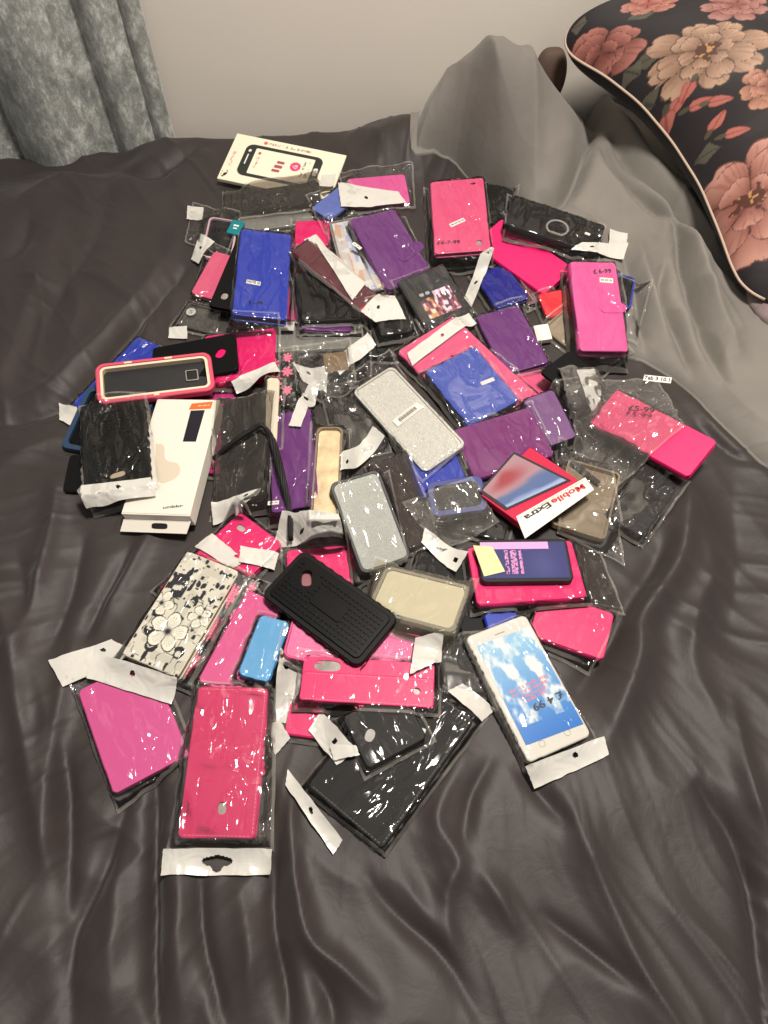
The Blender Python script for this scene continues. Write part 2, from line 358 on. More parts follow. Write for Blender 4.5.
def hard_clear(name, tint, milk=.12, rough=.1, milkcol=(225, 220, 205)):
    if name in MATS: return MATS[name]
    m = bpy.data.materials.new(name); m.use_nodes = True; nt = m.node_tree
    for n in list(nt.nodes): nt.nodes.remove(n)
    out = nt.nodes.new('ShaderNodeOutputMaterial')
    tr = nt.nodes.new('ShaderNodeBsdfTransparent'); tr.inputs[0].default_value = rgba(tint)
    gl = nt.nodes.new('ShaderNodeBsdfGlossy'); gl.inputs['Roughness'].default_value = rough
    df = nt.nodes.new('ShaderNodeBsdfDiffuse'); df.inputs[0].default_value = rgba(milkcol)
    fr = nt.nodes.new('ShaderNodeFresnel'); fr.inputs['IOR'].default_value = 1.5
    s1 = nt.nodes.new('ShaderNodeMixShader'); s2 = nt.nodes.new('ShaderNodeMixShader')
    s1.inputs[0].default_value = milk
    nt.links.new(tr.outputs[0], s1.inputs[1]); nt.links.new(df.outputs[0], s1.inputs[2])
    nt.links.new(fr.outputs[0], s2.inputs[0]); nt.links.new(s1.outputs[0], s2.inputs[1]); nt.links.new(gl.outputs[0], s2.inputs[2])
    nt.links.new(s2.outputs[0], out.inputs['Surface'])
    MATS[name] = m; return m

def leather(name, c, rough=.42):
    return plain('leatherette_' + name, c, rough, .14 if sum(c) < 90 else .4, .12 if sum(c) < 90 else .22, 700)
CASE_COLS = {
    'hot_pink': (216, 12, 100), 'bubblegum': (212, 84, 148), 'salmon': (214, 78, 122), 'purple': (100, 44, 112), 'plum': (112, 34, 104),
    'blue': (30, 52, 160), 'black': (11, 11, 12), 'magenta': (166, 24, 100), 'light_blue': (70, 148, 200), 'red': (214, 26, 44),
    'rose': (208, 84, 120), 'maroon': (86, 34, 44), 'periwinkle': (92, 108, 178), 'navy_gloss': (26, 34, 128), 'blue_mid': (52, 78, 178),
    'charcoal': (26, 26, 27), 'matt_black': (20, 20, 22), 'orchid': (204, 66, 130), 'bubble_flat': (206, 80, 142), 'dusk': (60, 40, 48),
    'ivory': (212, 204, 180), 'black_leather': (10, 10, 11), 'hot_leather': (218, 14, 98), 'slate_blue': (40, 62, 88), 'dark_blue': (24, 36, 118),
    'lilac': (206, 170, 186), 'silverclear': (176, 174, 164), 'goldclear': (198, 170, 112), 'pink_gel': (214, 60, 130), 'clear_rim': (190, 186, 170),
    'cream': (232, 224, 200), 'teal': (20, 120, 128), 'white': (228, 224, 214), 'kraft': (120, 96, 66), 'box_white': (224, 218, 206),
    'roses': (26, 24, 26), 'phone_white': (208, 205, 194), 'red_card': (190, 28, 66)}
def case_mat(c, kind='leather'):
    if kind == 'leather':
        r = {'black': .5, 'navy_gloss': .25, 'hot_leather': .34, 'matt_black': .8, 'black_leather': .55, 'charcoal': .5}.get(c, .45)
        return leather(c, CASE_COLS[c], r)
    if kind == 'rubber': return plain('rubber_' + c, CASE_COLS[c], .5, .4)
    if kind == 'paper': return plain('card_' + c, CASE_COLS[c], .55, .3)
def glitter(name, base, spark, rough=.5):
    if name in MATS: return MATS[name]
    m, nt, p, out = nodes_of(name); v = coords(nt, 1.0)
    nt.links.new(ramp(nt, noise(nt, v, 900, 2, .7), [(.35, base), (.62, spark)]), p.inputs['Base Color'])
    p.inputs['Roughness'].default_value = rough
    bump(nt, noise(nt, v, 700, 2), .5, .001, p.inputs['Normal']); MATS[name] = m; return m
def header_mat():
    name = 'white_header_plastic'
    if name in MATS: return MATS[name]
    m, nt, p, out = nodes_of(name); v = coords(nt, 1.0)
    p.inputs['Base Color'].default_value = rgba((204, 202, 195)); p.inputs['Roughness'].default_value = .3
    wob = noise(nt, v, 38, 2, .5, .8)
    bump(nt, wob, .6, .006, p.inputs['Normal']); MATS[name] = m; return m

FILM = film_mat('clear_film', milk=.008, crease=.6)
SEAM = film_mat('film_seam', milk=.16, rough=.15, strength=.8)
FILM_SHINY = film_mat('shiny_film', milk=.035, crease=.62, strength=1.5, rough=.12, ior=1.8)
FILM_TORN = film_mat('crumpled_film', milk=.09, crease=.9, strength=1.9, rough=.12, ior=1.8)
FILM_SMOKE = film_mat('smoky_film', tint=(200, 195, 190), milk=.10, milkcol=(150, 145, 138), crease=1.2)
FILM_YELLOW = film_mat('yellowed_film', tint=(250, 247, 238), milk=.10, milkcol=(214, 206, 184))
CLEAR = {'clear': hard_clear('clear_hard_plastic', (235, 235, 230), .38, .1, (190, 188, 180)),
         'smoke': hard_clear('smoky_hard_plastic', (190, 188, 184), .3, .15, (120, 117, 112)),
         'smoke_dark': hard_clear('dark_hard_plastic', (150, 148, 145), .15, .12, (90, 86, 84)),
         'tan_clear': hard_clear('yellowed_hard_plastic', (240, 230, 212), .48, .12, (176, 160, 136))}
HEADER = header_mat()
LABELWHITE = plain('label_white', (236, 232, 222), .5)
INK = plain('black_ink', (14, 14, 16), .5); REDINK = plain('red_ink', (200, 20, 36), .5)
INKS = {'black_ink': INK, 'red_ink': REDINK}
FOIL = plain('window_grey', (150, 146, 138), .35, vary=.2)
BEIGE = plain('window_beige', (176, 158, 134), .5)

# ------------------------------------------------------------------ shapes
def rr(w, l, r, n=5):
    """rounded rectangle outline, counter-clockwise"""
    r = max(.0003, min(r, w / 2 - 1e-4, l / 2 - 1e-4)); pts = []
    for cx, cy, a0 in ((w / 2 - r, l / 2 - r, 0), (-w / 2 + r, l / 2 - r, 90), (-w / 2 + r, -l / 2 + r, 180), (w / 2 - r, -l / 2 + r, 270)):
        for k in range(n + 1):
            a = math.radians(a0 + 90 * k / n); pts.append((cx + r * math.cos(a), cy + r * math.sin(a)))
    return pts
def ell(cx, cy, rx, ry, rot=0, n=20, p=2.6):
    out = []
    for k in range(n):
        a = 2 * math.pi * k / n; c, s = math.cos(a), math.sin(a)
        x = rx * math.copysign(abs(c) ** (2 / p), c); y = ry * math.copysign(abs(s) ** (2 / p), s)
        out.append((cx + x * math.cos(rot) - y * math.sin(rot), cy + x * math.sin(rot) + y * math.cos(rot)))
    return out
def plate(bm, w, l, r, z0, z1, c=.0006, cx=0, cy=0, holes=(), n=5):
    """slab with rounded corners, chamfered edges and through holes"""
    c = min(c, (z1 - z0) * .45)
    prof = [(c, z0), (0, z0 + c), (0, z1 - c), (c * .35, z1 - c * .35), (c, z1)]
    rings = []
    for ins, z in prof:
        rings.append([bm.verts.new((cx + x, cy + y, z)) for x, y in rr(w - 2 * ins, l - 2 * ins, max(.0003, r - ins), n)])
    m = len(rings[0])
    for a, b in zip(rings[:-1], rings[1:]):
        for k in range(m):
            bm.faces.new((a[k], a[(k + 1) % m], b[(k + 1) % m], b[k]))
    cap(bm, rings[0], rings[-1], [[(cx * 0 + x, y) for x, y in h] for h in holes], z0, z1)
def cap(bm, bot, top, holes, z0, z1):
    if not holes:
        bm.faces.new(top); bm.faces.new(list(reversed(bot))); return
    hb = [[bm.verts.new((x, y, z0)) for x, y in h] for h in holes]
    ht = [[bm.verts.new((x, y, z1)) for x, y in h] for h in holes]
    for a, b in zip(hb, ht):
        m = len(a)
        for k in range(m): bm.faces.new((a[(k + 1) % m], a[k], b[k], b[(k + 1) % m]))
    for outer, hs, nz in ((top, ht, 1), (bot, hb, -1)):
        es = []
        for loop in [outer] + hs:
            m = len(loop)
            for k in range(m):
                e = bm.edges.get((loop[k], loop[(k + 1) % m])) or bm.edges.new((loop[k], loop[(k + 1) % m]))
                es.append(e)
        r = bmesh.ops.triangle_fill(bm, edges=es, use_beauty=True, normal=(0, 0, nz))
def prism(bm, pts, z0, z1):
    """straight-sided solid on a polygon"""
    a = sum(pts[i][0] * pts[(i + 1) % len(pts)][1] - pts[(i + 1) % len(pts)][0] * pts[i][1] for i in range(len(pts)))
    if a < 0: pts = pts[::-1]
    b = [bm.verts.new((x, y, z0)) for x, y in pts]; t = [bm.verts.new((x, y, z1)) for x, y in pts]; m = len(pts)
    for k in range(m): bm.faces.new((b[k], b[(k + 1) % m], t[(k + 1) % m], t[k]))
    bm.faces.new(t); bm.faces.new(b[::-1])
def blk(bm, cx, cy, cz, sx, sy, sz, rot=0):
    c, s = math.cos(rot), math.sin(rot)
    P = [(cx + x * c - y * s, cy + x * s + y * c) for x, y in ((-sx / 2, -sy / 2), (sx / 2, -sy / 2), (sx / 2, sy / 2), (-sx / 2, sy / 2))]
    prism(bm, P, cz - sz / 2, cz + sz / 2)
def capsule(bm, a, b, r, z0, z1, n=8):
    a = Vector(a); b = Vector(b); d = (b - a); an = math.atan2(d.y, d.x); pts = []
    for c, s0 in ((b, an - math.pi / 2), (a, an + math.pi / 2)):
        for k in range(n + 1):
            t = s0 + math.pi * k / n; pts.append((c.x + r * math.cos(t), c.y + r * math.sin(t)))
    prism(bm, pts, z0, z1)
def tube(bm, pts, rad, n=8):
    """round tube through points; rad a number or a list"""
    P = [Vector(p) for p in pts]; rings = []
    for i, p in enumerate(P):
        d = (P[min(i + 1, len(P) - 1)] - P[max(i - 1, 0)]).normalized()
        s = d.cross(Vector((0, 0, 1)));  s = s.normalized() if s.length > 1e-4 else Vector((1, 0, 0)); u = s.cross(d)
        r = rad[i] if isinstance(rad, (list, tuple)) else rad
        rings.append([bm.verts.new(p + (s * math.cos(2 * math.pi * k / n) + u * math.sin(2 * math.pi * k / n)) * r) for k in range(n)])
    for a, b in zip(rings[:-1], rings[1:]):
        for k in range(n): bm.faces.new((a[k], a[(k + 1) % n], b[(k + 1) % n], b[k]))
    bm.faces.new(rings[0][::-1]); bm.faces.new(rings[-1])

def text_mesh(name, s, a, b, size, z, parent, mat, bold=0.0):
    """raised lettering from a to b (baseline middle), height in mm"""
    cu = bpy.data.curves.new('t', 'FONT'); cu.body = s; cu.size = 1.0; cu.extrude = .02; cu.offset = bold
    cu.align_x = 'CENTER'; cu.align_y = 'CENTER'; cu.resolution_u = 3
    to = bpy.data.objects.new('t', cu); COL.objects.link(to)
    dg = bpy.context.evaluated_depsgraph_get(); me = bpy.data.meshes.new_from_object(to.evaluated_get(dg))
    bpy.data.objects.remove(to); bpy.data.curves.remove(cu)
    co = np.empty(len(me.vertices) * 3); me.vertices.foreach_get('co', co); co = co.reshape(-1, 3)
    d = np.array(b, float) - np.array(a, float); L = np.linalg.norm(d); d /= L
    wtx = max(1e-6, co[:, 0].max() - co[:, 0].min()); hs = size / 1000 / .72
    x = co[:, 0] / wtx * L; y = co[:, 1] * hs
    m = (np.array(a) + np.array(b)) / 2
    X = m[0] + x * d[0] - y * d[1]; Y = m[1] + x * d[1] + y * d[0]; Z = z + (co[:, 2] + .02) * .006
    me.vertices.foreach_set('co', np.stack([X, Y, Z], 1).ravel()); me.update()
    return new_obj(name, me, parent, mat)

def panel(name, w, l, z, fn, parent, mat, cx=0, cy=0, step=.0008, quad=None, dome=0):
    """printed sheet: a grid whose colour attribute is fn(u, v), u along x, v along y; thin but closed at its rim by the thing beneath"""
    nx = max(2, int(w / step)); ny = max(2, int(l / step))
    U, V = np.meshgrid(np.linspace(0, 1, nx), np.linspace(0, 1, ny))
    if quad is not None:      # corners TL, TR, BR, BL
        TL, TR, BR, BL = [np.array(q) for q in quad]
        P = ((1 - V)[..., None] * ((1 - U)[..., None] * BL + U[..., None] * BR) + V[..., None] * ((1 - U)[..., None] * TL + U[..., None] * TR))
        X, Y = P[..., 0], P[..., 1]
    else:
        X = cx + (U - .5) * w; Y = cy + (V - .5) * l
    Z = np.full(X.shape, z) + dome * (1 - (2 * U - 1) ** 2)
    co = np.stack([X, Y, Z], -1).reshape(-1, 3)
    idx = np.arange(nx * ny).reshape(ny, nx)
    f = np.stack([idx[:-1, :-1], idx[:-1, 1:], idx[1:, 1:], idx[1:, :-1]], -1).reshape(-1, 4)
    me = grid_mesh(name, co, f)
    c = fn(U, V).reshape(-1, 3)
    set_print(me, c)
    return new_obj(name, me, parent, mat, True)
def grid_mesh(name, co, f):
    me = bpy.data.meshes.new(name)
    me.vertices.add(len(co)); me.vertices.foreach_set('co', np.asarray(co, np.float32).ravel())
    me.loops.add(len(f) * 4); me.loops.foreach_set('vertex_index', np.asarray(f, np.int32).ravel())
    me.polygons.add(len(f)); me.polygons.foreach_set('loop_start', np.arange(len(f), dtype=np.int32) * 4)
    me.update(calc_edges=True); me.validate(); return me
def set_print(me, c):
    at = me.color_attributes.new('print', 'FLOAT_COLOR', 'POINT')
    rg = np.ones((len(c), 4), np.float32); rg[:, :3] = lin(c)
    at.data.foreach_set('color', rg.ravel())

# ------------------------------------------------------------------ printed patterns (sRGB 0..255)
def mixc(a, b, t):
    t = np.clip(t, 0, 1)[..., None]; return a * (1 - t) + np.asarray(b, float) * t
def flat(U, c): return np.ones(U.shape + (3,)) * np.asarray(c, float)
def flower(x, y, cx, cy, R, n, rot, sharp=.5, wob=.0, seed=0):
    """0..1 inside petals and the angle/radius used for shading of the print"""
    dx, dy = x - cx, y - cy; r = np.hypot(dx, dy) / R; a = np.arctan2(dy, dx) - rot
    k = np.abs(np.cos(a * n / 2)) ** sharp
    edge = .42 + .58 * k + wob * vnoise(a * 3 + seed, r * 2, seed)
    return r, edge, a
def art_floral(asp):
    def fn(U, V):
        x = U * asp * 2; y = V * 2   # y 0..2 up
        c = flat(U, (214, 210, 194)); c = mixc(c, (186, 182, 166), (vnoise(x * 6, y * 6, 3) > .25) * .6)
        ink = np.array((12, 13, 26))
        # dark foliage mass on one side
        blob = (vnoise(x * 12 + 2, y * 9, 7) + .9 * np.exp(-((x - .12) / .22) ** 2) * np.exp(-((y - 1.2) / .45) ** 2) - .62)
        c = mixc(c, ink, (blob > 0) * .95)
        c = mixc(c, ink, ((np.abs(vnoise(x * 6 + 9, y * 6, 17)) < .045) & (y < 1.3)) * .9)
        # scrolls
        for (sx, sy, r0, tw, d) in ((.30, .30, .16, 2.3, 1), (.78, .36, .14, 2.0, -1), (.12, .55, .22, 1.4, 1), (.82, 1.38, .10, 1.8, 1), (.55, 1.22, .12, 1.4, -1), (.2, 1.5, .13, 1.7, 1)):
            dx, dy = x - sx, y - sy; r = np.hypot(dx, dy) + 1e-6; a = np.arctan2(dy, dx) * d
            ph = (np.log(r / r0 + .05) * tw - a) / (2 * np.pi); q = np.abs(ph - np.round(ph))
            c = mixc(c, ink, ((q < .13) & (r < r0)) * 1.0)
        for i, (fx, fy, R, rot) in enumerate(((.47, .60, .33, .3), (.83, 1.02, .20, .9), (.10, 1.0, .22, .1))):
            r, e, a = flower(x, y, fx, fy, R, 5, rot, .55, .06, i)
            c = mixc(c, ink, (r < e + .07) * 1.0)
            pet = mixc(flat(U, (236, 232, 212)), (150, 150, 150), np.clip((np.abs(np.sin(a * 17)) > .86) * (r < .8 * e), 0, 1) * .5)
            pet = mixc(pet, ink, (np.exp(-(r / .16) ** 2)) * 1.2 + .9 * ((np.abs(np.sin(a * 2.5 + math.pi / 2 * 0)) < .07) & (r < e)) * 0)
            gap = (np.abs(np.cos(a * 2.5)) < .13) & (r > .12)
            pet = mixc(pet, ink, gap * .8)
            inn = (r < e)
            c = np.where(inn[..., None], pet, c)
        # butterflies: pairs of dark wings
        for bx, by, s in ((.55, 1.52, .10), (.30, 1.72, .07), (.86, 1.62, .09), (.36, 1.38, .08)):
            dx, dy = (x - bx) / s, (y - by) / s
            w = ((np.abs(dx) - .5) ** 2 / .22 + (dy - .35 * np.abs(dx)) ** 2 / .35 < 1) & (np.abs(dx) > .07)
            c = mixc(c, ink, w * (vnoise(dx * 3, dy * 3, 5) > -.45))
        c = mixc(c, ink, (vnoise(x * 24, y * 24, 8) > .72) * (y > 1.1))
        return c
    return fn
def art_roses(asp):
    def fn(U, V):
        x = U * asp * 2; y = V * 2; c = flat(U, (20, 18, 20))
        c = mixc(c, (150, 148, 140), ((vnoise(x * 14, y * 14, 5) > .45)) * .8)
        c = mixc(c, (50, 92, 84), (vnoise(x * 9 + 4, y * 9, 9) > .5) * .9)
        for i, (fx, fy, R) in enumerate(((.3, .3, .24), (.75, .55, .18), (.35, .95, .25), (.8, 1.25, .2), (.3, 1.6, .24), (.85, 1.8, .18))):
            r, e, a = flower(x, y, fx * asp * 2 if False else fx * asp * 1.9, fy, R, 7, i, .8, .15, i)
            c = np.where((r < e)[..., None], mixc(flat(U, (226, 84, 124)), (240, 170, 186), (np.sin(r * 26 + a * 2) > .3) * .8), c)
        return c
    return fn
def art_card(U, V):
    W = 1.0; c = flat(U, (234, 226, 202))
    a = 2.0; x = U * a; y = V
    def rbox(x0, x1, y0, y1, r):
        dx = np.maximum(np.maximum(x0 + r - x, x - (x1 - r)), 0); dy = np.maximum(np.maximum(y0 + r - y, y - (y1 - r)), 0)
        return np.hypot(dx, dy) < r
    c = mixc(c, (34, 38, 36), rbox(.26, 1.66, .16, .84, .13) * 1.0)
    c = mixc(c, (236, 228, 204), rbox(.44, 1.52, .23, .77, .02) * 1.0)
    c = mixc(c, (232, 232, 226), rbox(.335, .355, .40, .62, .01) * 1.0)
    c = mixc(c, (232, 232, 226), (np.hypot(x - .345, y - .70) < .028) * 1.0)
    c = mixc(c, (232, 232, 226), rbox(1.55, 1.62, .44, .60, .03) * 1.0)
    c = mixc(c, (222, 50, 110), (np.hypot(x - 1.22, y - .55) < .095) * 1.0)
    c = mixc(c, (240, 190, 200), ((np.hypot(x - 1.22, y - .55) < .05) & (vnoise(x * 60, y * 60, 2) > 0)) * 1.0)
    for k, dy in enumerate((.0, .09, .18)):
        c = mixc(c, (150, 60, 78), rbox(.84 + .02 * k, .98 + .02 * k, .36 + dy, .42 + dy, .01) * .9)
    c = mixc(c, (210, 50, 60), (np.hypot(x - .53, y - .68) < .03) * 1.0)
    txt = lambda m, col, k: mixc(c, col, (m & (vnoise(x * 70, y * 26, k) > -.05)) * .8)
    c = txt(rbox(.50, .56, .36, .60, .01), (205, 90, 100), 3)
    c = txt(rbox(1.34, 1.38, .35, .70, .01), (120, 110, 100), 4); c = txt(rbox(1.42, 1.46, .35, .70, .01), (120, 110, 100), 5)
    c = txt(rbox(.62, 1.40, .885, .935, .01), (150, 110, 105), 6)
    c = mixc(c, (222, 90, 110), (np.hypot(x - .56, y - .915) < .035) * 1.0)
    c = txt(rbox(.08, .13, .3, .62, .01), (200, 130, 130), 7)
    c = mixc(c, (20, 20, 20), (rbox(.03, .13, .05, .2, .01) & (vnoise(x * 40, y * 30, 12) > .1)) * 1.0)
    return c
def art_navy(U, V):
    c = mixc(flat(U, (44, 48, 104)), (70, 74, 130), np.exp(-((U - .72) / .16) ** 2 - ((V - .35) / .4) ** 2) * .6)
    c = mixc(c, (206, 156, 206), ((V > .80) & (U < .80)) * 1.0)
    for u0, u1, k in ((.27, .31, 1), (.34, .41, 2), (.44, .47, 3)):
        c = mixc(c, (214, 140, 190), ((U > u0) & (U < u1) & (V > .12) & (V < .78) & (vnoise(U * 130, V * 26, k) > -.25)) * .95)
    return c
def art_sky(U, V):
    c = mixc(flat(U, (54, 118, 200)), (150, 196, 226), V * 1.1)
    n = vnoise(U * 5 + V * 2, V * 6, 2) + .5 * vnoise(U * 12, V * 16, 3) + .25 * vnoise(U * 26, V * 34, 4)
    c = mixc(c, (226, 232, 230), np.clip(n * 1.3 + (V - .45) * 1.1, 0, 1) * (V > .16))
    for k, v0 in enumerate((.50, .455, .41, .37)):
        c = mixc(c, (216, 128, 150), ((np.abs(V - v0 - .04 * (U - .5)) < .014) & (np.abs(U - .5) < (.36, .34, .24, .2)[k]) & (vnoise(U * 60, V * 10 + k, 9) > -.2)) * .85)
    return c
def art_sunset(U, V):
    n = .06 * vnoise(U * 4, V * 5, 3)
    c = flat(U, (156, 122, 132)); c = mixc(c, (142, 52, 62), np.exp(-((U - .45) / .33) ** 2 - ((V - .74 + n) / .17) ** 2) * 1.1)
    c = mixc(c, (70, 94, 140), step01(.52, .30, V + n) * .95); c = mixc(c, (160, 176, 210), step01(.16, .02, V + n) * .8)
    return c
def art_girls(U, V):
    c = flat(U, (22, 22, 24)); c = mixc(c, (96, 96, 98), np.exp(-((U - .55) / .08) ** 2) * (V > .66) * .5)
    m = (V > .12) & (V < .62) & (U > .14) & (U < .9)
    n1 = vnoise(U * 18, V * 12, 4); n2 = vnoise(U * 15 + 4, V * 10, 5)
    p = mixc(flat(U, (150, 70, 90)), (206, 160, 90), (n1 > .1) * (U < .5) * .9); p = mixc(p, (214, 170, 200), (n2 > 0) * (U > .45) * .9)
    p = mixc(p, (232, 226, 232), ((n2 > .45) | (n1 > .55)) * .8); p = mixc(p, (60, 40, 50), (n1 < -.4) * .9)
    c = np.where((m & (V < .5 + .14 * (U > .5) + .03 * vnoise(U * 9, 0 * V, 2)))[..., None], p, c)
    for u0 in (.26, .40): c = mixc(c, (205, 205, 205), (np.hypot((U - u0) * .7, (V - .62)) < .035) * .8)
    return c
def art_pastel(U, V):
    c = mixc(flat(U, (196, 192, 190)), (150, 165, 205), (vnoise(U * 5, V * 7, 1) > .2) * .6)
    c = mixc(c, (206, 150, 120), (vnoise(U * 6 + 3, V * 8, 2) > .4) * .7); c = mixc(c, (222, 220, 216), (vnoise(U * 8, V * 12, 3) > .3) * .7)
    return c

# ------------------------------------------------------------------ setting and bed
def wavy_grid(name, X, Y, Z, mat, parent=None):
    ny, nx = X.shape; idx = np.arange(nx * ny).reshape(ny, nx)
    f = np.stack([idx[:-1, :-1], idx[:-1, 1:], idx[1:, 1:], idx[1:, :-1]], -1).reshape(-1, 4)
    me = grid_mesh(name, np.stack([X, Y, Z], -1).reshape(-1, 3), f)
    return new_obj(name, me, parent, mat, True)
def box_obj(name, x0, x1, y0, y1, z0, z1, mat, parent=None, bevel=0):
    bm = bmesh.new(); r = bmesh.ops.create_cube(bm, size=1)
    for v in bm.verts:
        v.co = Vector(((x0 + x1) / 2 + v.co.x * (x1 - x0), (y0 + y1) / 2 + v.co.y * (y1 - y0), (z0 + z1) / 2 + v.co.z * (z1 - z0)))
    if bevel: bmesh.ops.bevel(bm, geom=list(bm.edges), offset=bevel, segments=3, affect='EDGES')
    return bm_obj(name, bm, parent, mat)

wall_m, nt, p, _ = nodes_of('painted_wall')
v = coords(nt, 1.0)
nt.links.new(ramp(nt, noise(nt, v, 3, 4), [(.3, (226, 219, 208)), (.7, (231, 224, 213))]), p.inputs['Base Color'])
p.inputs['Roughness'].default_value = .8; bump(nt, noise(nt, v, 90, 4), .12, .0015, p.inputs['Normal'])
structure(box_obj('wall_back', -2.2, 2.2, 1.20, 1.28, 0, 2.6, wall_m))
floor_m = plain('carpet', (120, 112, 104), .95, .1, .6, 300)
structure(box_obj('floor', -2.2, 2.2, -1.6, 1.20, -.05, 0, floor_m))
structure(box_obj('baseboard_back', -2.2, 2.2, 1.182, 1.20, 0, .12, plain('white_gloss_paint', (220, 214, 208), .35)))

# fabric
def fabric(name, c, rough, sheen, weave=1400, spec=.35):
    m, nt, p, _ = nodes_of(name); v = coords(nt, 1.0)
    a = np.array(c) * .94; b = np.minimum(255, np.array(c) * 1.05)
    nt.links.new(ramp(nt, noise(nt, v, 9, 3), [(.3, a), (.7, b)]), p.inputs['Base Color'])
    p.inputs['Roughness'].default_value = rough; p.inputs['Sheen Weight'].default_value = sheen; p.inputs['Sheen Roughness'].default_value = .4
    p.inputs['Specular IOR Level'].default_value = spec
    n1 = noise(nt, v, 38, 4, .55, .5); n2 = noise(nt, v, weave, 1)
    ad = nt.nodes.new('ShaderNodeMath'); ad.operation = 'MULTIPLY_ADD'; ad.inputs[1].default_value = .06
    nt.links.new(n2, ad.inputs[0]); nt.links.new(n1, ad.inputs[2])
    bump(nt, ad.outputs[0], .22, .004, p.inputs['Normal']); return m
DUVET = fabric('dark_satin', (54, 48, 47), .54, .12)
PALE = fabric('pale_grey_cotton', (124, 120, 114), .7, .2, spec=.25)

bed = bpy.data.objects.new('bed', None); COL.objects.link(bed)
tag(bed, 'low bed with a mattress pushed against the pale wall under the duvet', 'bed')
box_obj('mattress', -1.02, 1.02, -.72, 1.11, .22, BED - .075, plain('mattress_cloth', (196, 190, 180), .8), bed, .03)
box_obj('bed_base', -1.0, 1.0, -.70, 1.10, 0, .22, plain('bed_base_cloth', (60, 56, 54), .9), bed, .01)

xs = np.concatenate([np.linspace(-1.15, -.62, 60), np.linspace(-.615, .62, 420), np.linspace(.625, 1.15, 60)])
ys = np.concatenate([np.linspace(-.85, -.12, 70), np.linspace(-.115, 1.178, 440)])
X, Y = np.meshgrid(xs, ys); Z = duvet_height(X, Y)
dv = wavy_grid('duvet', X, Y, Z + BED, DUVET)
sol = dv.modifiers.new('thickness', 'SOLIDIFY'); sol.thickness = .012; sol.offset = -1
tag(dv, 'dark grey satin duvet, rumpled with creases running out from the pile', 'duvet')
# the turned-back pale side, part of the same duvet
E = np.array(FLAP_EDGE); seg = np.concatenate([[0], np.cumsum(np.hypot(*np.diff(E, axis=0).T))]); seg /= seg[-1]
uu = np.linspace(0, 1, 520); ex = np.interp(uu, seg, E[:, 0]); ey = np.interp(uu, seg, E[:, 1])
# far side: along the wall, then down the right
fx = np.interp(uu, [0, .30, .42, 1], [.03, .42, 1.05, 1.15]); fy = np.interp(uu, [0, .30, .42, 1], [1.176, 1.176, 1.15, .45])
vv = np.linspace(0, 1, 400) ** 1.25
X = ex[None] * (1 - vv[:, None]) + fx[None] * vv[:, None]; Y = ey[None] * (1 - vv[:, None]) + fy[None] * vv[:, None]
def flap_z(x, y):
    z = flap_height(x, y); b = duvet_height(x, y)
    return np.where(np.isnan(z), b + .004, z)
Z = flap_z(X, Y); Z[0] = duvet_height(X[0], Y[0]) - .002
fl = wavy_grid('turned_back_side', X, Y, Z + BED, PALE, dv)
fl['label'] = 'pale grey cotton underside of the duvet, folded over in a tall bunch'

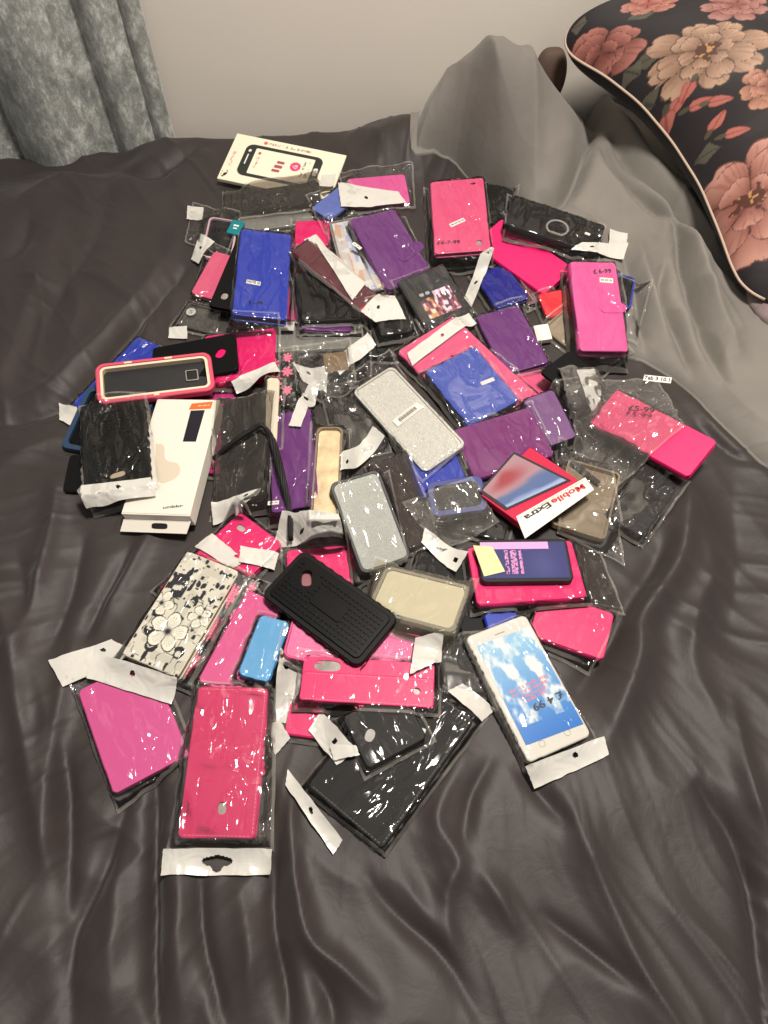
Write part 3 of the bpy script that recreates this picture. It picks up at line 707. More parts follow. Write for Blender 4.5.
# ------------------------------------------------------------------ poses of every packed case, bottom of the pile first
ITEMS = [
    {'key': 'u1', 'kind': 'wallet', 'th': 0.0078, 'col': 'black', 'label': 'black wallet case buried behind the boxed photo-print phone case', 'name': 'wallet_case', 'cat': 'phone case', 'bag': 1, 'loc': [0.00824, 0.69379, 0.00272], 'ax': [[0.99955, -0.03013, 0.0], [0.03013, 0.99955, -0.0]], 'w': 0.0848, 'l': 0.0636},
    {'key': 'u2', 'kind': 'wallet', 'th': 0.0067, 'col': 'black', 'label': 'black folio case tucked under the black case with the grey ring', 'name': 'wallet_case', 'cat': 'phone case', 'bag': 1, 'loc': [0.22865, 0.85937, 0.01972], 'ax': [[0.84084, -0.53163, 0.10175], [0.51289, 0.84261, 0.16416]], 'w': 0.1183, 'l': 0.0427},
    {'key': 'u3', 'kind': 'wallet', 'th': 0.0067, 'col': 'black', 'label': 'black glossy case poking out behind the salmon pink tablet cover', 'name': 'wallet_case', 'cat': 'phone case', 'bag': 1, 'loc': [0.15076, 0.93652, 0.03023], 'ax': [[0.96777, -0.22903, -0.10471], [0.23638, 0.96954, 0.06414]], 'w': 0.0636, 'l': 0.0773},
    {'key': 'u5', 'kind': 'wallet', 'th': 0.0067, 'col': 'black', 'label': 'black case in the dark gap beneath the header near the yellowed foam case', 'name': 'wallet_case', 'cat': 'phone case', 'bag': 1, 'loc': [0.06555, 0.35386, 0.00217], 'ax': [[0.96789, -0.25138, 0.0], [0.25138, 0.96789, -0.0]], 'w': 0.0646, 'l': 0.0496},
    {'key': 'u9', 'kind': 'wallet', 'th': 0.0056, 'col': 'black', 'label': 'black case under the red boxed phone case', 'name': 'wallet_case', 'cat': 'phone case', 'bag': 1, 'loc': [0.09719, 0.46286, 0.00218], 'ax': [[0.94408, -0.32973, 0.0], [0.32973, 0.94408, -0.0]], 'w': 0.1097, 'l': 0.1121},
    {'key': 'u7', 'kind': 'wallet', 'th': 0.0056, 'col': 'black', 'label': 'black case under the small brown carton end', 'name': 'wallet_case', 'cat': 'phone case', 'bag': 1, 'loc': [-0.06455, 0.65055, 0.00594], 'ax': [[0.99984, 0.01807, 0.00158], [-0.01814, 0.99603, 0.08714]], 'w': 0.0846, 'l': 0.0969},
    {'key': 't18', 'kind': 'clear', 'th': 0.0049, 'col': 'clear', 'label': 'clear hard case in film, jutting out below the black folio and a purple edge', 'name': 'clear_case', 'cat': 'phone case', 'bag': 1, 'hdr': [[[[-0.21532, 0.72722, 0.0096], [-0.11673, 0.71423, 0.01692], [-0.11676, 0.69648, 0.01847], [-0.21409, 0.71175, 0.00679]], (0.55, 0.5)]], 'loc': [-0.08715, 0.71489, 0.01194], 'ax': [[0.99573, 0.09197, -0.00805], [-0.09232, 0.99194, -0.08678]], 'w': 0.1169, 'l': 0.1015},
    {'key': 't6', 'kind': 'clear', 'th': 0.0039, 'col': 'smoke', 'label': 'smoky clear hard case with round white logo sticker', 'name': 'clear_case', 'cat': 'phone case', 'deco': [['logo', [-0.0363, 0.0053], 6.5]], 'bag': 1, 'loc': [-0.22594, 0.72802, 0.0043], 'ax': [[0.95033, -0.31006, -0.02713], [0.31124, 0.94672, 0.08283]], 'w': 0.0942, 'l': 0.0408},
    {'key': 't17', 'kind': 'wallet', 'th': 0.0045, 'col': 'purple', 'label': 'purple wallet case squeezed under the black folio beside the blue wallet', 'name': 'wallet_case', 'cat': 'phone case', 'bag': 1, 'loc': [-0.07743, 0.75111, 0.01609], 'ax': [[0.99495, 0.04273, -0.09079], [-0.05029, 0.99531, -0.08268]], 'w': 0.0632, 'l': 0.1152},
    {'key': 't8', 'kind': 'wallet', 'th': 0.0056, 'col': 'magenta', 'label': 'magenta wallet case showing only its edge beside the blue wallet', 'name': 'wallet_case', 'cat': 'phone case', 'bag': 1, 'loc': [-0.1412, 0.80119, 0.01169], 'ax': [[0.99543, 0.0321, -0.0899], [-0.03967, 0.99571, -0.08364]], 'w': 0.0589, 'l': 0.1727},
    {'key': 't1', 'kind': 'clear', 'th': 0.0049, 'col': 'clear', 'label': 'silvery clear case in shiny film under the black rolled case', 'name': 'clear_case', 'cat': 'phone case', 'bag': 1, 'loc': [-0.1514, 0.93603, 0.00753], 'ax': [[0.98788, 0.15461, 0.01353], [-0.1552, 0.98412, 0.0861]], 'w': 0.1242, 'l': 0.0382},
    {'key': 'card1', 'kind': 'card', 'th': 0.0059, 'col': 'cream', 'label': 'cream retail card printed with a black phone outline, furthest back on the duvet', 'name': 'phone_case_package', 'cat': 'package', 'art': 'card1', 'loc': [-0.15668, 1.04613, 0.01526], 'ax': [[0.96625, -0.25368, -0.04473], [0.25759, 0.95158, 0.16779]], 'w': 0.179, 'l': 0.0955},
    {'key': 't2', 'kind': 'wallet', 'th': 0.0078, 'col': 'black', 'label': 'long black case in dull film below the cream retail card', 'name': 'wallet_case', 'cat': 'phone case', 'bag': [[-0.0755, 0.0361], [0.0732, 0.056], [0.0766, -0.0351], [-0.0778, -0.0395]], 'bagtint': 'smoke', 'loc': [-0.16687, 0.97359, 0.01078], 'ax': [[0.99055, 0.10628, 0.08666], [-0.10587, 0.99434, -0.00926]], 'w': 0.1443, 'l': 0.0491},
    {'key': 't3', 'kind': 'gel', 'th': 0.0047, 'col': 'lilac', 'label': 'lilac rimmed phone case in clear bag beside the pink boxed case', 'name': 'gel_case', 'cat': 'phone case', 'core': 'black_gloss', 'bag': [[-0.0568, 0.0907], [0.0263, 0.0516], [0.0134, -0.048], [-0.0514, -0.0059]], 'hdr': [[[[-0.29546, 0.97161, 0.00398], [-0.27092, 0.96752, 0.00353], [-0.26736, 0.93061, 0.00528], [-0.29241, 0.93894, 0.00413]], None]], 'loc': [-0.23691, 0.89032, 0.00768], 'ax': [[0.98453, -0.02382, -0.1736], [0.02346, 0.99972, -0.00414]], 'w': 0.0427, 'l': 0.0874},
    {'key': 't4', 'kind': 'card', 'th': 0.002, 'col': 'teal', 'label': 'tiny teal card beside the top of the blue wallet', 'name': 'insert_card', 'cat': 'card', 'loc': [-0.21613, 0.91316, 0.01128], 'ax': [[0.96275, -0.26936, -0.02357], [0.27039, 0.95909, 0.08391]], 'w': 0.0194, 'l': 0.0275},
    {'key': 't5', 'kind': 'wallet', 'th': 0.0062, 'col': 'rose', 'label': 'rose pink case in a clear bag beside the narrow black case', 'name': 'wallet_case', 'cat': 'phone case', 'bag': [[-0.0501, 0.0631], [0.0236, 0.0515], [0.0418, -0.0612], [-0.0292, -0.0553]], 'hdr': [[[[-0.26563, 0.89711, 0.00706], [-0.24162, 0.87629, 0.01328], [-0.25935, 0.835, 0.00566], [-0.27253, 0.84817, 0.00506]], (0.5, 0.5)]], 'loc': [-0.22387, 0.80721, 0.00798], 'ax': [[0.95405, -0.27954, -0.10793], [0.2868, 0.9562, 0.05857]], 'w': 0.0569, 'l': 0.0825},
    {'key': 't7', 'kind': 'wallet', 'th': 0.0067, 'col': 'black', 'label': 'black case with silver oval window sticking out beneath the blue wallet', 'name': 'wallet_case', 'cat': 'phone case', 'deco': [['oval', [-0.0201, -0.0582], 5, 7, 'foil']], 'loc': [-0.18168, 0.8046, 0.0222], 'ax': [[0.98211, -0.16757, -0.08592], [0.16694, 0.98586, -0.0146]], 'w': 0.0693, 'l': 0.1607},
    {'key': 't9', 'kind': 'wallet', 'th': 0.0128, 'col': 'blue', 'label': 'royal blue wallet case with white sticker, beside the narrow black case', 'name': 'wallet_case', 'cat': 'phone case', 'deco': [['sticker', [-0.0204, -0.0208], [-0.0021, -0.0225], 7, 'NOTE 10'], ['ink', [-0.0159, -0.0598], [0.0018, -0.057], 7, '1-4']], 'bag': 1, 'big': 1, 'loc': [-0.16341, 0.78456, 0.02867], 'ax': [[0.98439, 0.02902, -0.17358], [-0.02858, 0.99958, 0.00504]], 'w': 0.0692, 'l': 0.165},
    {'key': 't10', 'kind': 'wallet', 'th': 0.0067, 'col': 'hot_pink', 'label': 'small hot pink case corner between the blue wallet and the folded clear bags', 'name': 'wallet_case', 'cat': 'phone case', 'bag': 1, 'loc': [-0.10348, 0.90174, 0.00649], 'ax': [[0.99892, 0.04631, 0.00405], [-0.04649, 0.99512, 0.08706]], 'w': 0.0506, 'l': 0.0488},
    {'key': 't12', 'kind': 'wallet', 'th': 0.0056, 'col': 'bubblegum', 'label': 'bubblegum pink case behind the purple clasp wallet', 'name': 'wallet_case', 'cat': 'phone case', 'bag': [[-0.0551, 0.0562], [0.0591, 0.0464], [0.0514, -0.039], [-0.0524, -0.0386]], 'loc': [-0.0086, 0.98574, 0.01657], 'ax': [[0.99236, 0.1229, 0.01075], [-0.12337, 0.98858, 0.08649]], 'w': 0.0878, 'l': 0.0614},
    {'key': 't11', 'kind': 'wallet', 'th': 0.0067, 'col': 'periwinkle', 'label': 'pale blue wrapped case curled against the folded clear bags', 'name': 'wallet_case', 'cat': 'phone case', 'bag': [[-0.0207, 0.0419], [0.0512, 0.017], [0.0331, -0.027], [-0.0551, -0.0302]], 'hdr': [[[[-0.09475, 1.02291, 0.01715], [-0.07345, 1.02684, 0.01785], [-0.07585, 0.99724, 0.01127], [-0.0963, 0.98911, 0.01702]], None]], 'loc': [-0.07161, 0.95626, 0.01812], 'ax': [[0.65332, 0.7542, 0.06598], [-0.75708, 0.65083, 0.05694]], 'w': 0.0659, 'l': 0.0356},
    {'key': 't13', 'kind': 'clear', 'th': 0.0034, 'col': 'clear', 'label': 'clear case with pastel print and tan edge strips beside the purple clasp wallet', 'name': 'clear_case', 'cat': 'phone case', 'art': 'pastel', 'bag': 1, 'loc': [-0.0391, 0.84604, 0.01771], 'ax': [[0.97715, 0.19462, 0.08549], [-0.19388, 0.98088, -0.01696]], 'w': 0.0533, 'l': 0.1592},
    {'key': 't16', 'kind': 'wallet', 'th': 0.009, 'col': 'black', 'label': 'black folio case below the maroon sided red case', 'name': 'wallet_case', 'cat': 'phone case', 'bag': 1, 'loc': [-0.07574, 0.75178, 0.02104], 'ax': [[0.98295, 0.15459, -0.09952], [-0.16206, 0.98416, -0.07192]], 'w': 0.0767, 'l': 0.0976},
    {'key': 't15', 'kind': 'wallet', 'th': 0.0078, 'col': 'maroon', 'label': 'maroon sided case with a bright red end under a slanting white header', 'name': 'wallet_case', 'cat': 'phone case', 'bag': [[-0.0857, 0.0153], [0.0755, 0.0192], [0.0798, -0.0204], [-0.0779, -0.0199]], 'endcol': 'red', 'hdr': [[[[-0.1149, 0.88275, 0.01155], [-0.09814, 0.8945, 0.01258], [-0.02344, 0.76825, 0.01882], [-0.04128, 0.7383, 0.03245]], None]], 'hdrink': 1, 'loc': [-0.06303, 0.78393, 0.02882], 'ax': [[0.68447, -0.72626, -0.06354], [0.72904, 0.68187, 0.05966]], 'w': 0.1519, 'l': 0.0339},
    {'key': 't20', 'kind': 'wallet', 'th': 0.0045, 'col': 'black', 'label': 'black case end below the crumpled header behind the boxed photo-print case', 'name': 'wallet_case', 'cat': 'phone case', 'bag': 1, 'hdr': [[[[-0.03013, 0.71887, 0.02126], [0.00546, 0.76701, 0.00225], [0.02855, 0.70997, 0.02637], [-0.01047, 0.70266, 0.01228]], (0.4, 0.4)]], 'loc': [0.01003, 0.7173, 0.0247], 'ax': [[0.96456, 0.26108, -0.03835], [-0.24953, 0.94969, 0.18929]], 'w': 0.0434, 'l': 0.0566},
    {'key': 't14', 'kind': 'wallet', 'th': 0.0104, 'col': 'purple', 'label': 'purple wallet case with round clasp tab, in the upper pile beside pastel clear case', 'name': 'wallet_case', 'cat': 'phone case', 'strap': [[0.0433, -0.0065], [0.0103, -0.0212]], 'tab': 1, 'bag': [[-0.0347, 0.099], [0.0564, 0.0737], [0.0384, -0.0788], [-0.0511, -0.0923]], 'hdr': [[[[-0.06899, 0.99602, 0.01128], [0.02089, 0.97907, 0.02161], [0.03271, 0.95708, 0.01294], [-0.06294, 0.94151, 0.02356]], (0.42, 0.6)]], 'big': 1, 'deco': [['sticker', [-0.0467, 0.0255], [-0.0405, 0.0116], 5, '~']], 'loc': [0.00886, 0.84817, 0.01959], 'ax': [[0.91257, 0.40652, -0.04427], [-0.3996, 0.90951, 0.11453]], 'w': 0.0712, 'l': 0.1372},
    {'key': 't27', 'kind': 'wallet', 'th': 0.0056, 'col': 'maroon', 'label': 'black and maroon folio edge between the glossy blue case and the large hot pink cover', 'name': 'wallet_case', 'cat': 'phone case', 'bag': 1, 'loc': [0.18687, 0.80164, 0.00738], 'ax': [[0.89529, 0.44548, 0.0], [-0.44548, 0.89529, 0.0]], 'w': 0.0278, 'l': 0.0936},
    {'key': 't26', 'kind': 'wallet', 'th': 0.0067, 'col': 'navy_gloss', 'label': 'glossy royal blue case under a white header beside the photo-print box', 'name': 'wallet_case', 'cat': 'phone case', 'bag': 1, 'loc': [0.16008, 0.78666, 0.01013], 'ax': [[0.93521, 0.34452, 0.08182], [-0.34321, 0.93878, -0.03003]], 'w': 0.0475, 'l': 0.0745},
    {'key': 't25', 'kind': 'tablet', 'th': 0.009, 'col': 'hot_pink', 'label': 'large hot pink tablet cover beneath the black case with the grey ring', 'name': 'tablet_case', 'cat': 'tablet case', 'big': 1, 'loc': [0.19248, 0.83683, 0.01811], 'ax': [[0.69746, -0.71368, -0.06482], [0.71146, 0.67877, 0.18193]], 'w': 0.13, 'l': 0.0595},
    {'key': 't21', 'kind': 'tablet', 'th': 0.009, 'col': 'salmon', 'label': 'salmon pink tablet cover with two camera holes and a white sticker', 'name': 'tablet_case', 'cat': 'tablet case', 'deco': [['oval', [0.0229, 0.0607], 4, 2.2, 'black'], ['oval', [0.0234, -0.0559], 4.5, 5.5, 'foil'], ['sticker', [-0.0147, -0.0203], [0.0063, -0.0099], 7, '~'], ['ink', [-0.0343, -0.0508], [-0.0026, -0.0522], 6, '££-7-99']], 'bag': [[-0.0469, 0.0933], [0.0435, 0.0866], [0.0445, -0.0831], [-0.0481, -0.0848]], 'hdr': [[[[0.10217, 0.75963, 0.0162], [0.13176, 0.82832, 0.0336], [0.15147, 0.83632, 0.0236], [0.11818, 0.75714, 0.00251]], (0.5, 0.5)]], 'big': 1, 'loc': [0.10785, 0.90376, 0.03277], 'ax': [[0.99613, 0.00585, 0.08766], [-0.01341, 0.99621, 0.08598]], 'w': 0.0768, 'l': 0.1423},
    {'key': 't24', 'kind': 'girls', 'th': 0.0096, 'col': 'black', 'label': 'black cased phone pack with a colourful crowd photo print', 'name': 'phone_case_package', 'cat': 'package', 'bag': 1, 'big': 1, 'loc': [0.06737, 0.76391, 0.01022], 'ax': [[0.88338, 0.46862, 0.00534], [-0.46072, 0.86629, 0.19306]], 'w': 0.073, 'l': 0.0858},
    {'key': 't28', 'kind': 'wallet', 'th': 0.0112, 'col': 'charcoal', 'label': 'black phone case with grey ring holder under clear film', 'name': 'wallet_case', 'cat': 'phone case', 'deco': [['ring', [0.0055, -0.0089], 16], ['sticker', [0.0434, 0.0018], [0.0508, 0.001], 5, ''], ['dots', [0.0667, -0.0116], 1]], 'bag': [[-0.0837, 0.0499], [0.0671, 0.0312], [0.0754, -0.0435], [-0.0619, -0.0425]], 'big': 1, 'hdr': [[[[0.31528, 0.87321, 0.03603], [0.33968, 0.86633, 0.03476], [0.33225, 0.83557, 0.03268], [0.30864, 0.83979, 0.03595]], None]], 'loc': [0.2368, 0.87707, 0.03497], 'ax': [[0.92573, -0.36942, -0.08099], [0.36801, 0.92926, -0.0322]], 'w': 0.1341, 'l': 0.0641},
    {'key': 't29', 'kind': 'wallet', 'th': 0.0056, 'col': 'red', 'label': 'red case in shiny film under the pink wallet with clasp tab', 'name': 'wallet_case', 'cat': 'phone case', 'bag': 1, 'loc': [0.23853, 0.75716, 0.01098], 'ax': [[0.97169, 0.23266, 0.04102], [-0.23625, 0.95693, 0.16873]], 'w': 0.0559, 'l': 0.0383},
    {'key': 't32', 'kind': 'clear', 'th': 0.0039, 'col': 'tan_clear', 'label': 'tan clear case beneath the bubblegum pink clasp wallet', 'name': 'clear_case', 'cat': 'phone case', 'bag': 1, 'deco': [['dots', [0.0419, -0.0048], 1]], 'loc': [0.26133, 0.69405, 0.00644], 'ax': [[0.66487, -0.74339, -0.07291], [0.74201, 0.6461, 0.17884]], 'w': 0.1019, 'l': 0.0489},
    {'key': 't33', 'kind': 'box', 'th': 0.007, 'col': 'white', 'label': 'tiny white box between the purple case and the tan clear case', 'name': 'accessory_box', 'cat': 'box', 'loc': [0.208, 0.7029, 0.00712], 'ax': [[0.98798, 0.12038, 0.09697], [-0.12789, 0.98892, 0.07533]], 'w': 0.0196, 'l': 0.0257},
    {'key': 't30', 'kind': 'gel', 'th': 0.0052, 'col': 'blue', 'label': 'royal blue bumper case peeping out beside the pink clasp wallet', 'name': 'bumper_case', 'cat': 'phone case', 'core': 'black', 'bag': [[-0.027, 0.0321], [0.0411, 0.0143], [0.0397, -0.0669], [-0.0178, -0.0539]], 'loc': [0.30538, 0.75174, 0.0362], 'ax': [[0.96531, -0.26013, -0.02276], [0.26112, 0.96163, 0.08413]], 'w': 0.0426, 'l': 0.0565},
    {'key': 't31', 'kind': 'wallet', 'th': 0.0128, 'col': 'bubblegum', 'label': 'bubblegum pink wallet case with clasp tab and price in ink', 'name': 'wallet_case', 'cat': 'phone case', 'strap': [[0.034, -0.0042], [0.0096, -0.0048]], 'tab': 1, 'deco': [['ink', [-0.0009, 0.0563], [0.0231, 0.0587], 7, '£ 6-99'], ['sticker', [0.0063, 0.0426], [0.0238, 0.0413], 8.5, '~']], 'bag': 1, 'hdr': [[[[0.25501, 0.82838, 0.02849], [0.27104, 0.83901, 0.04322], [0.33592, 0.84376, 0.03441], [0.32508, 0.81385, 0.03049]], (0.45, 0.3)]], 'big': 1, 'loc': [0.27539, 0.72253, 0.03035], 'ax': [[0.9997, -0.02457, -0.00215], [0.02466, 0.99589, 0.08713]], 'w': 0.0611, 'l': 0.1482},
    {'key': 't36', 'kind': 'wallet', 'th': 0.0045, 'col': 'salmon', 'label': 'small salmon pink case between two purple covers', 'name': 'wallet_case', 'cat': 'phone case', 'bag': 1, 'loc': [0.18604, 0.62588, 0.00179], 'ax': [[0.89675, 0.44255, 0.0], [-0.44255, 0.89675, 0.0]], 'w': 0.0412, 'l': 0.0506},
    {'key': 't34', 'kind': 'tablet', 'th': 0.0042, 'col': 'matt_black', 'label': 'matt black square ended case lying on the tan clear case', 'name': 'wallet_case', 'cat': 'phone case', 'loc': [0.22585, 0.61958, 0.02664], 'ax': [[0.73342, 0.67674, -0.06417], [-0.67416, 0.73623, 0.05898]], 'w': 0.0558, 'l': 0.0436},
    {'key': 'r4', 'kind': 'wallet', 'th': 0.0045, 'col': 'black', 'label': 'black case under the big crinkled bag beside the matt black case', 'name': 'wallet_case', 'cat': 'phone case', 'bag': 1, 'hdr': [[[[0.2361, 0.6192, 0.02996], [0.2665, 0.62603, 4e-05], [0.25807, 0.55262, 0.01968], [0.24241, 0.56891, 0.01461]], None]], 'loc': [0.24133, 0.58532, 0.02441], 'ax': [[0.94667, 0.28942, -0.1416], [-0.27181, 0.95335, 0.13133]], 'w': 0.0493, 'l': 0.037},
    {'key': 't35', 'kind': 'wallet', 'th': 0.008, 'col': 'purple', 'label': 'purple cover under shiny film above the small salmon pink case', 'name': 'wallet_case', 'cat': 'phone case', 'bag': 1, 'big': 1, 'loc': [0.16686, 0.69222, 0.00474], 'ax': [[0.95937, 0.26938, 0.08393], [-0.26835, 0.96303, -0.02348]], 'w': 0.0598, 'l': 0.1087},
    {'key': 't39', 'kind': 'wallet', 'th': 0.0045, 'col': 'purple', 'label': 'purple case veiled by the torn clear bag', 'name': 'wallet_case', 'cat': 'phone case', 'bag': 1, 'loc': [0.19826, 0.55618, 0.01585], 'ax': [[0.94047, 0.311, 0.13712], [-0.32886, 0.93453, 0.13601]], 'w': 0.0393, 'l': 0.0691},
    {'key': 't37', 'kind': 'tablet', 'th': 0.0053, 'col': 'salmon', 'label': 'salmon pink tablet cover with white header lying under the blue tablet cover', 'name': 'tablet_case', 'cat': 'tablet case', 'bag': 1, 'hdr': [[[[0.02933, 0.66076, 0.01568], [0.11259, 0.73675, 0.00576], [0.12271, 0.72064, 0.00158], [0.03574, 0.64162, 0.00321]], (0.5, 0.5)]], 'big': 1, 'loc': [0.10241, 0.63465, 0.00807], 'ax': [[0.61517, -0.78539, -0.06871], [0.78839, 0.61283, 0.05362]], 'w': 0.1562, 'l': 0.0937},
    {'key': 't38', 'kind': 'tablet', 'th': 0.009, 'col': 'blue_mid', 'label': 'mid blue tablet cover wrapped in very shiny film', 'name': 'tablet_case', 'cat': 'tablet case', 'bag': 1, 'shiny': 1, 'big': 1, 'deco': [['sticker', [0.0112, -0.0042], [0.0292, -0.0064], 5.5, '']], 'loc': [0.1078, 0.60636, 0.01171], 'ax': [[0.85252, 0.5207, 0.04556], [-0.52269, 0.84928, 0.0743]], 'w': 0.0753, 'l': 0.0962},
    {'key': 't40', 'kind': 'tablet', 'th': 0.009, 'col': 'plum', 'label': 'plum purple tablet cover above the red boxed phone case', 'name': 'tablet_case', 'cat': 'tablet case', 'bag': 1, 'big': 1, 'loc': [0.13969, 0.51949, 0.01074], 'ax': [[0.95232, 0.29351, 0.08332], [-0.29239, 0.95596, -0.02558]], 'w': 0.0977, 'l': 0.0751},
    {'key': 'c5b', 'kind': 'wallet', 'th': 0.0056, 'col': 'blue', 'label': 'royal blue folio under the silver glitter case with barcode', 'name': 'wallet_case', 'cat': 'phone case', 'bag': 1, 'loc': [0.0558, 0.48079, 0.00864], 'ax': [[0.96335, 0.26825, 0.0], [-0.26825, 0.96335, 0.0]], 'w': 0.0688, 'l': 0.0656},
    {'key': 'c5', 'kind': 'gel', 'th': 0.009, 'col': 'dark_blue', 'label': 'dark blue open bumper case above the crinkled clear bag', 'name': 'bumper_case', 'cat': 'phone case', 'core': 'black', 'rim': 0.006, 'big': 1, 'loc': [0.08162, 0.44549, 0.01283], 'ax': [[0.98815, 0.15114, 0.02665], [-0.15347, 0.97314, 0.17159]], 'w': 0.0633, 'l': 0.0424},
    {'key': 't44', 'kind': 'box', 'th': 0.0098, 'col': 'kraft', 'label': 'small brown carton end between crumpled headers', 'name': 'accessory_box', 'cat': 'box', 'loc': [-0.06064, 0.64474, 0.01184], 'ax': [[0.98796, 0.15411, 0.01348], [-0.1547, 0.9842, 0.08611]], 'w': 0.0297, 'l': 0.0293},
    {'key': 't45', 'kind': 'wallet', 'th': 0.0056, 'col': 'roses', 'label': 'black wallet case printed with pink roses, beside the black strapped case', 'name': 'wallet_case', 'cat': 'phone case', 'art': 'roses', 'bag': 1, 'hdr': [[[[-0.11517, 0.63892, 0.02279], [-0.06994, 0.63526, 0.02314], [-0.07127, 0.60197, 0.02023], [-0.10012, 0.61395, 0.02128]], (0.4, 0.3)]], 'loc': [-0.12777, 0.61222, 0.0195], 'ax': [[0.9926, 0.12097, -0.01058], [-0.12143, 0.98882, -0.08651]], 'w': 0.0374, 'l': 0.0943},
    {'key': 't42', 'kind': 'clear', 'th': 0.0044, 'col': 'smoke_dark', 'label': 'dark see-through case in a puffed shiny bag beside the cream case', 'name': 'clear_case', 'cat': 'phone case', 'bag': [[-0.0308, 0.0657], [0.0429, 0.0489], [0.0279, -0.0567], [-0.0386, -0.0555]], 'shiny': 1, 'loc': [-0.03348, 0.56258, 0.00487], 'ax': [[0.95134, 0.28841, 0.10846], [-0.29565, 0.95356, 0.05756]], 'w': 0.0531, 'l': 0.0849},
    {'key': 't43', 'kind': 'gel', 'th': 0.0083, 'col': 'silverclear', 'label': 'silver glitter gel case with a barcode sticker in the middle of the pile', 'name': 'gel_case', 'cat': 'phone case', 'core': 'glitter', 'rim': 0.003, 'deco': [['barcode', [-0.0178, 0.0016], [0.0216, 0.0044], 11]], 'bag': [[-0.0209, 0.1027], [0.0536, 0.1097], [0.0232, -0.074], [-0.0416, -0.0829]], 'hdr': [[[[-0.06649, 0.64453, 0.02395], [-0.02082, 0.69068, 0.01176], [-0.01033, 0.67429, 0.01052], [-0.05463, 0.62303, 0.02207]], None]], 'big': 1, 'loc': [0.02909, 0.55519, 0.01491], 'ax': [[0.80731, 0.57755, 0.12116], [-0.5837, 0.81172, 0.01995]], 'w': 0.0613, 'l': 0.1471},
    {'key': 'l1', 'kind': 'wallet', 'th': 0.0078, 'col': 'blue', 'label': 'royal blue folio sticking out behind the rose rimmed bumper case', 'name': 'wallet_case', 'cat': 'phone case', 'bag': 1, 'hdr': [[[[-0.40121, 0.58909, -0.00246], [-0.37366, 0.57588, 0.00407], [-0.36618, 0.54558, 0.01713], [-0.39381, 0.56116, 0.00696]], None]], 'loc': [-0.31994, 0.62229, 0.00533], 'ax': [[0.87824, -0.47822, 0.0], [0.47822, 0.87824, -0.0]], 'w': 0.0713, 'l': 0.1286},
    {'key': 'l2', 'kind': 'tablet', 'th': 0.0042, 'col': 'black', 'label': 'black cover on the duvet below the bagged black rugged case', 'name': 'wallet_case', 'cat': 'phone case', 'loc': [-0.33008, 0.48189, 0.00748], 'ax': [[0.99499, 0.0492, -0.08705], [-0.04901, 0.99879, 0.00429]], 'w': 0.0717, 'l': 0.0502},
    {'key': 'l3', 'kind': 'gel', 'th': 0.0075, 'col': 'slate_blue', 'label': 'slate blue bumper case under the bagged black rugged case', 'name': 'bumper_case', 'cat': 'phone case', 'core': 'black', 'rim': 0.006, 'big': 1, 'loc': [-0.32906, 0.55159, 0.01187], 'ax': [[0.98089, -0.19382, -0.01696], [0.19456, 0.97716, 0.08549]], 'w': 0.0863, 'l': 0.0895},
    {'key': 'l4', 'kind': 'wallet', 'th': 0.0056, 'col': 'magenta', 'label': 'magenta wallet case beneath the white retail box', 'name': 'wallet_case', 'cat': 'phone case', 'bag': 1, 'deco': [['sticker', [-0.0099, 0.0454], [0.0043, 0.0488], 5, '~']], 'loc': [-0.22057, 0.55321, 0.00428], 'ax': [[0.9951, -0.04681, -0.08706], [0.04663, 0.9989, -0.00408]], 'w': 0.0694, 'l': 0.1368},
    {'key': 'l5', 'kind': 'wallet', 'th': 0.0112, 'col': 'hot_pink', 'label': 'hot pink folio behind the black case with pink oval hole', 'name': 'wallet_case', 'cat': 'phone case', 'bag': 1, 'big': 1, 'hdr': [[[[-0.28445, 0.71702, 0.00336], [-0.2603, 0.71753, 0.00467], [-0.25834, 0.69863, 0.0018], [-0.28347, 0.69997, 0.00227]], None]], 'loc': [-0.18304, 0.65482, 0.00971], 'ax': [[0.99375, 0.07771, 0.08014], [-0.07016, 0.99319, -0.09303]], 'w': 0.0934, 'l': 0.0899},
    {'key': 'l6', 'kind': 'tablet', 'th': 0.0075, 'col': 'black', 'label': 'black phone case with a hot pink oval hole, behind the rose bumper', 'name': 'wallet_case', 'cat': 'phone case', 'deco': [['oval', [0.0331, 0.0008], 9, 6.5, 'hot_pink', 60]], 'big': 1, 'loc': [-0.23676, 0.64552, 0.0185], 'ax': [[0.98279, 0.16348, 0.08598], [-0.16286, 0.98655, -0.01425]], 'w': 0.1068, 'l': 0.0635},
    {'key': 'l7', 'kind': 'bumper', 'th': 0.0117, 'col': 'rose_rubber', 'label': 'rose rubber bumper case with cream inner rim and black back', 'name': 'bumper_case', 'cat': 'phone case', 'big': 1, 'loc': [-0.2781, 0.60528, 0.02663], 'ax': [[0.97364, 0.21832, -0.06608], [-0.21093, 0.97201, 0.10349]], 'w': 0.1382, 'l': 0.0587},
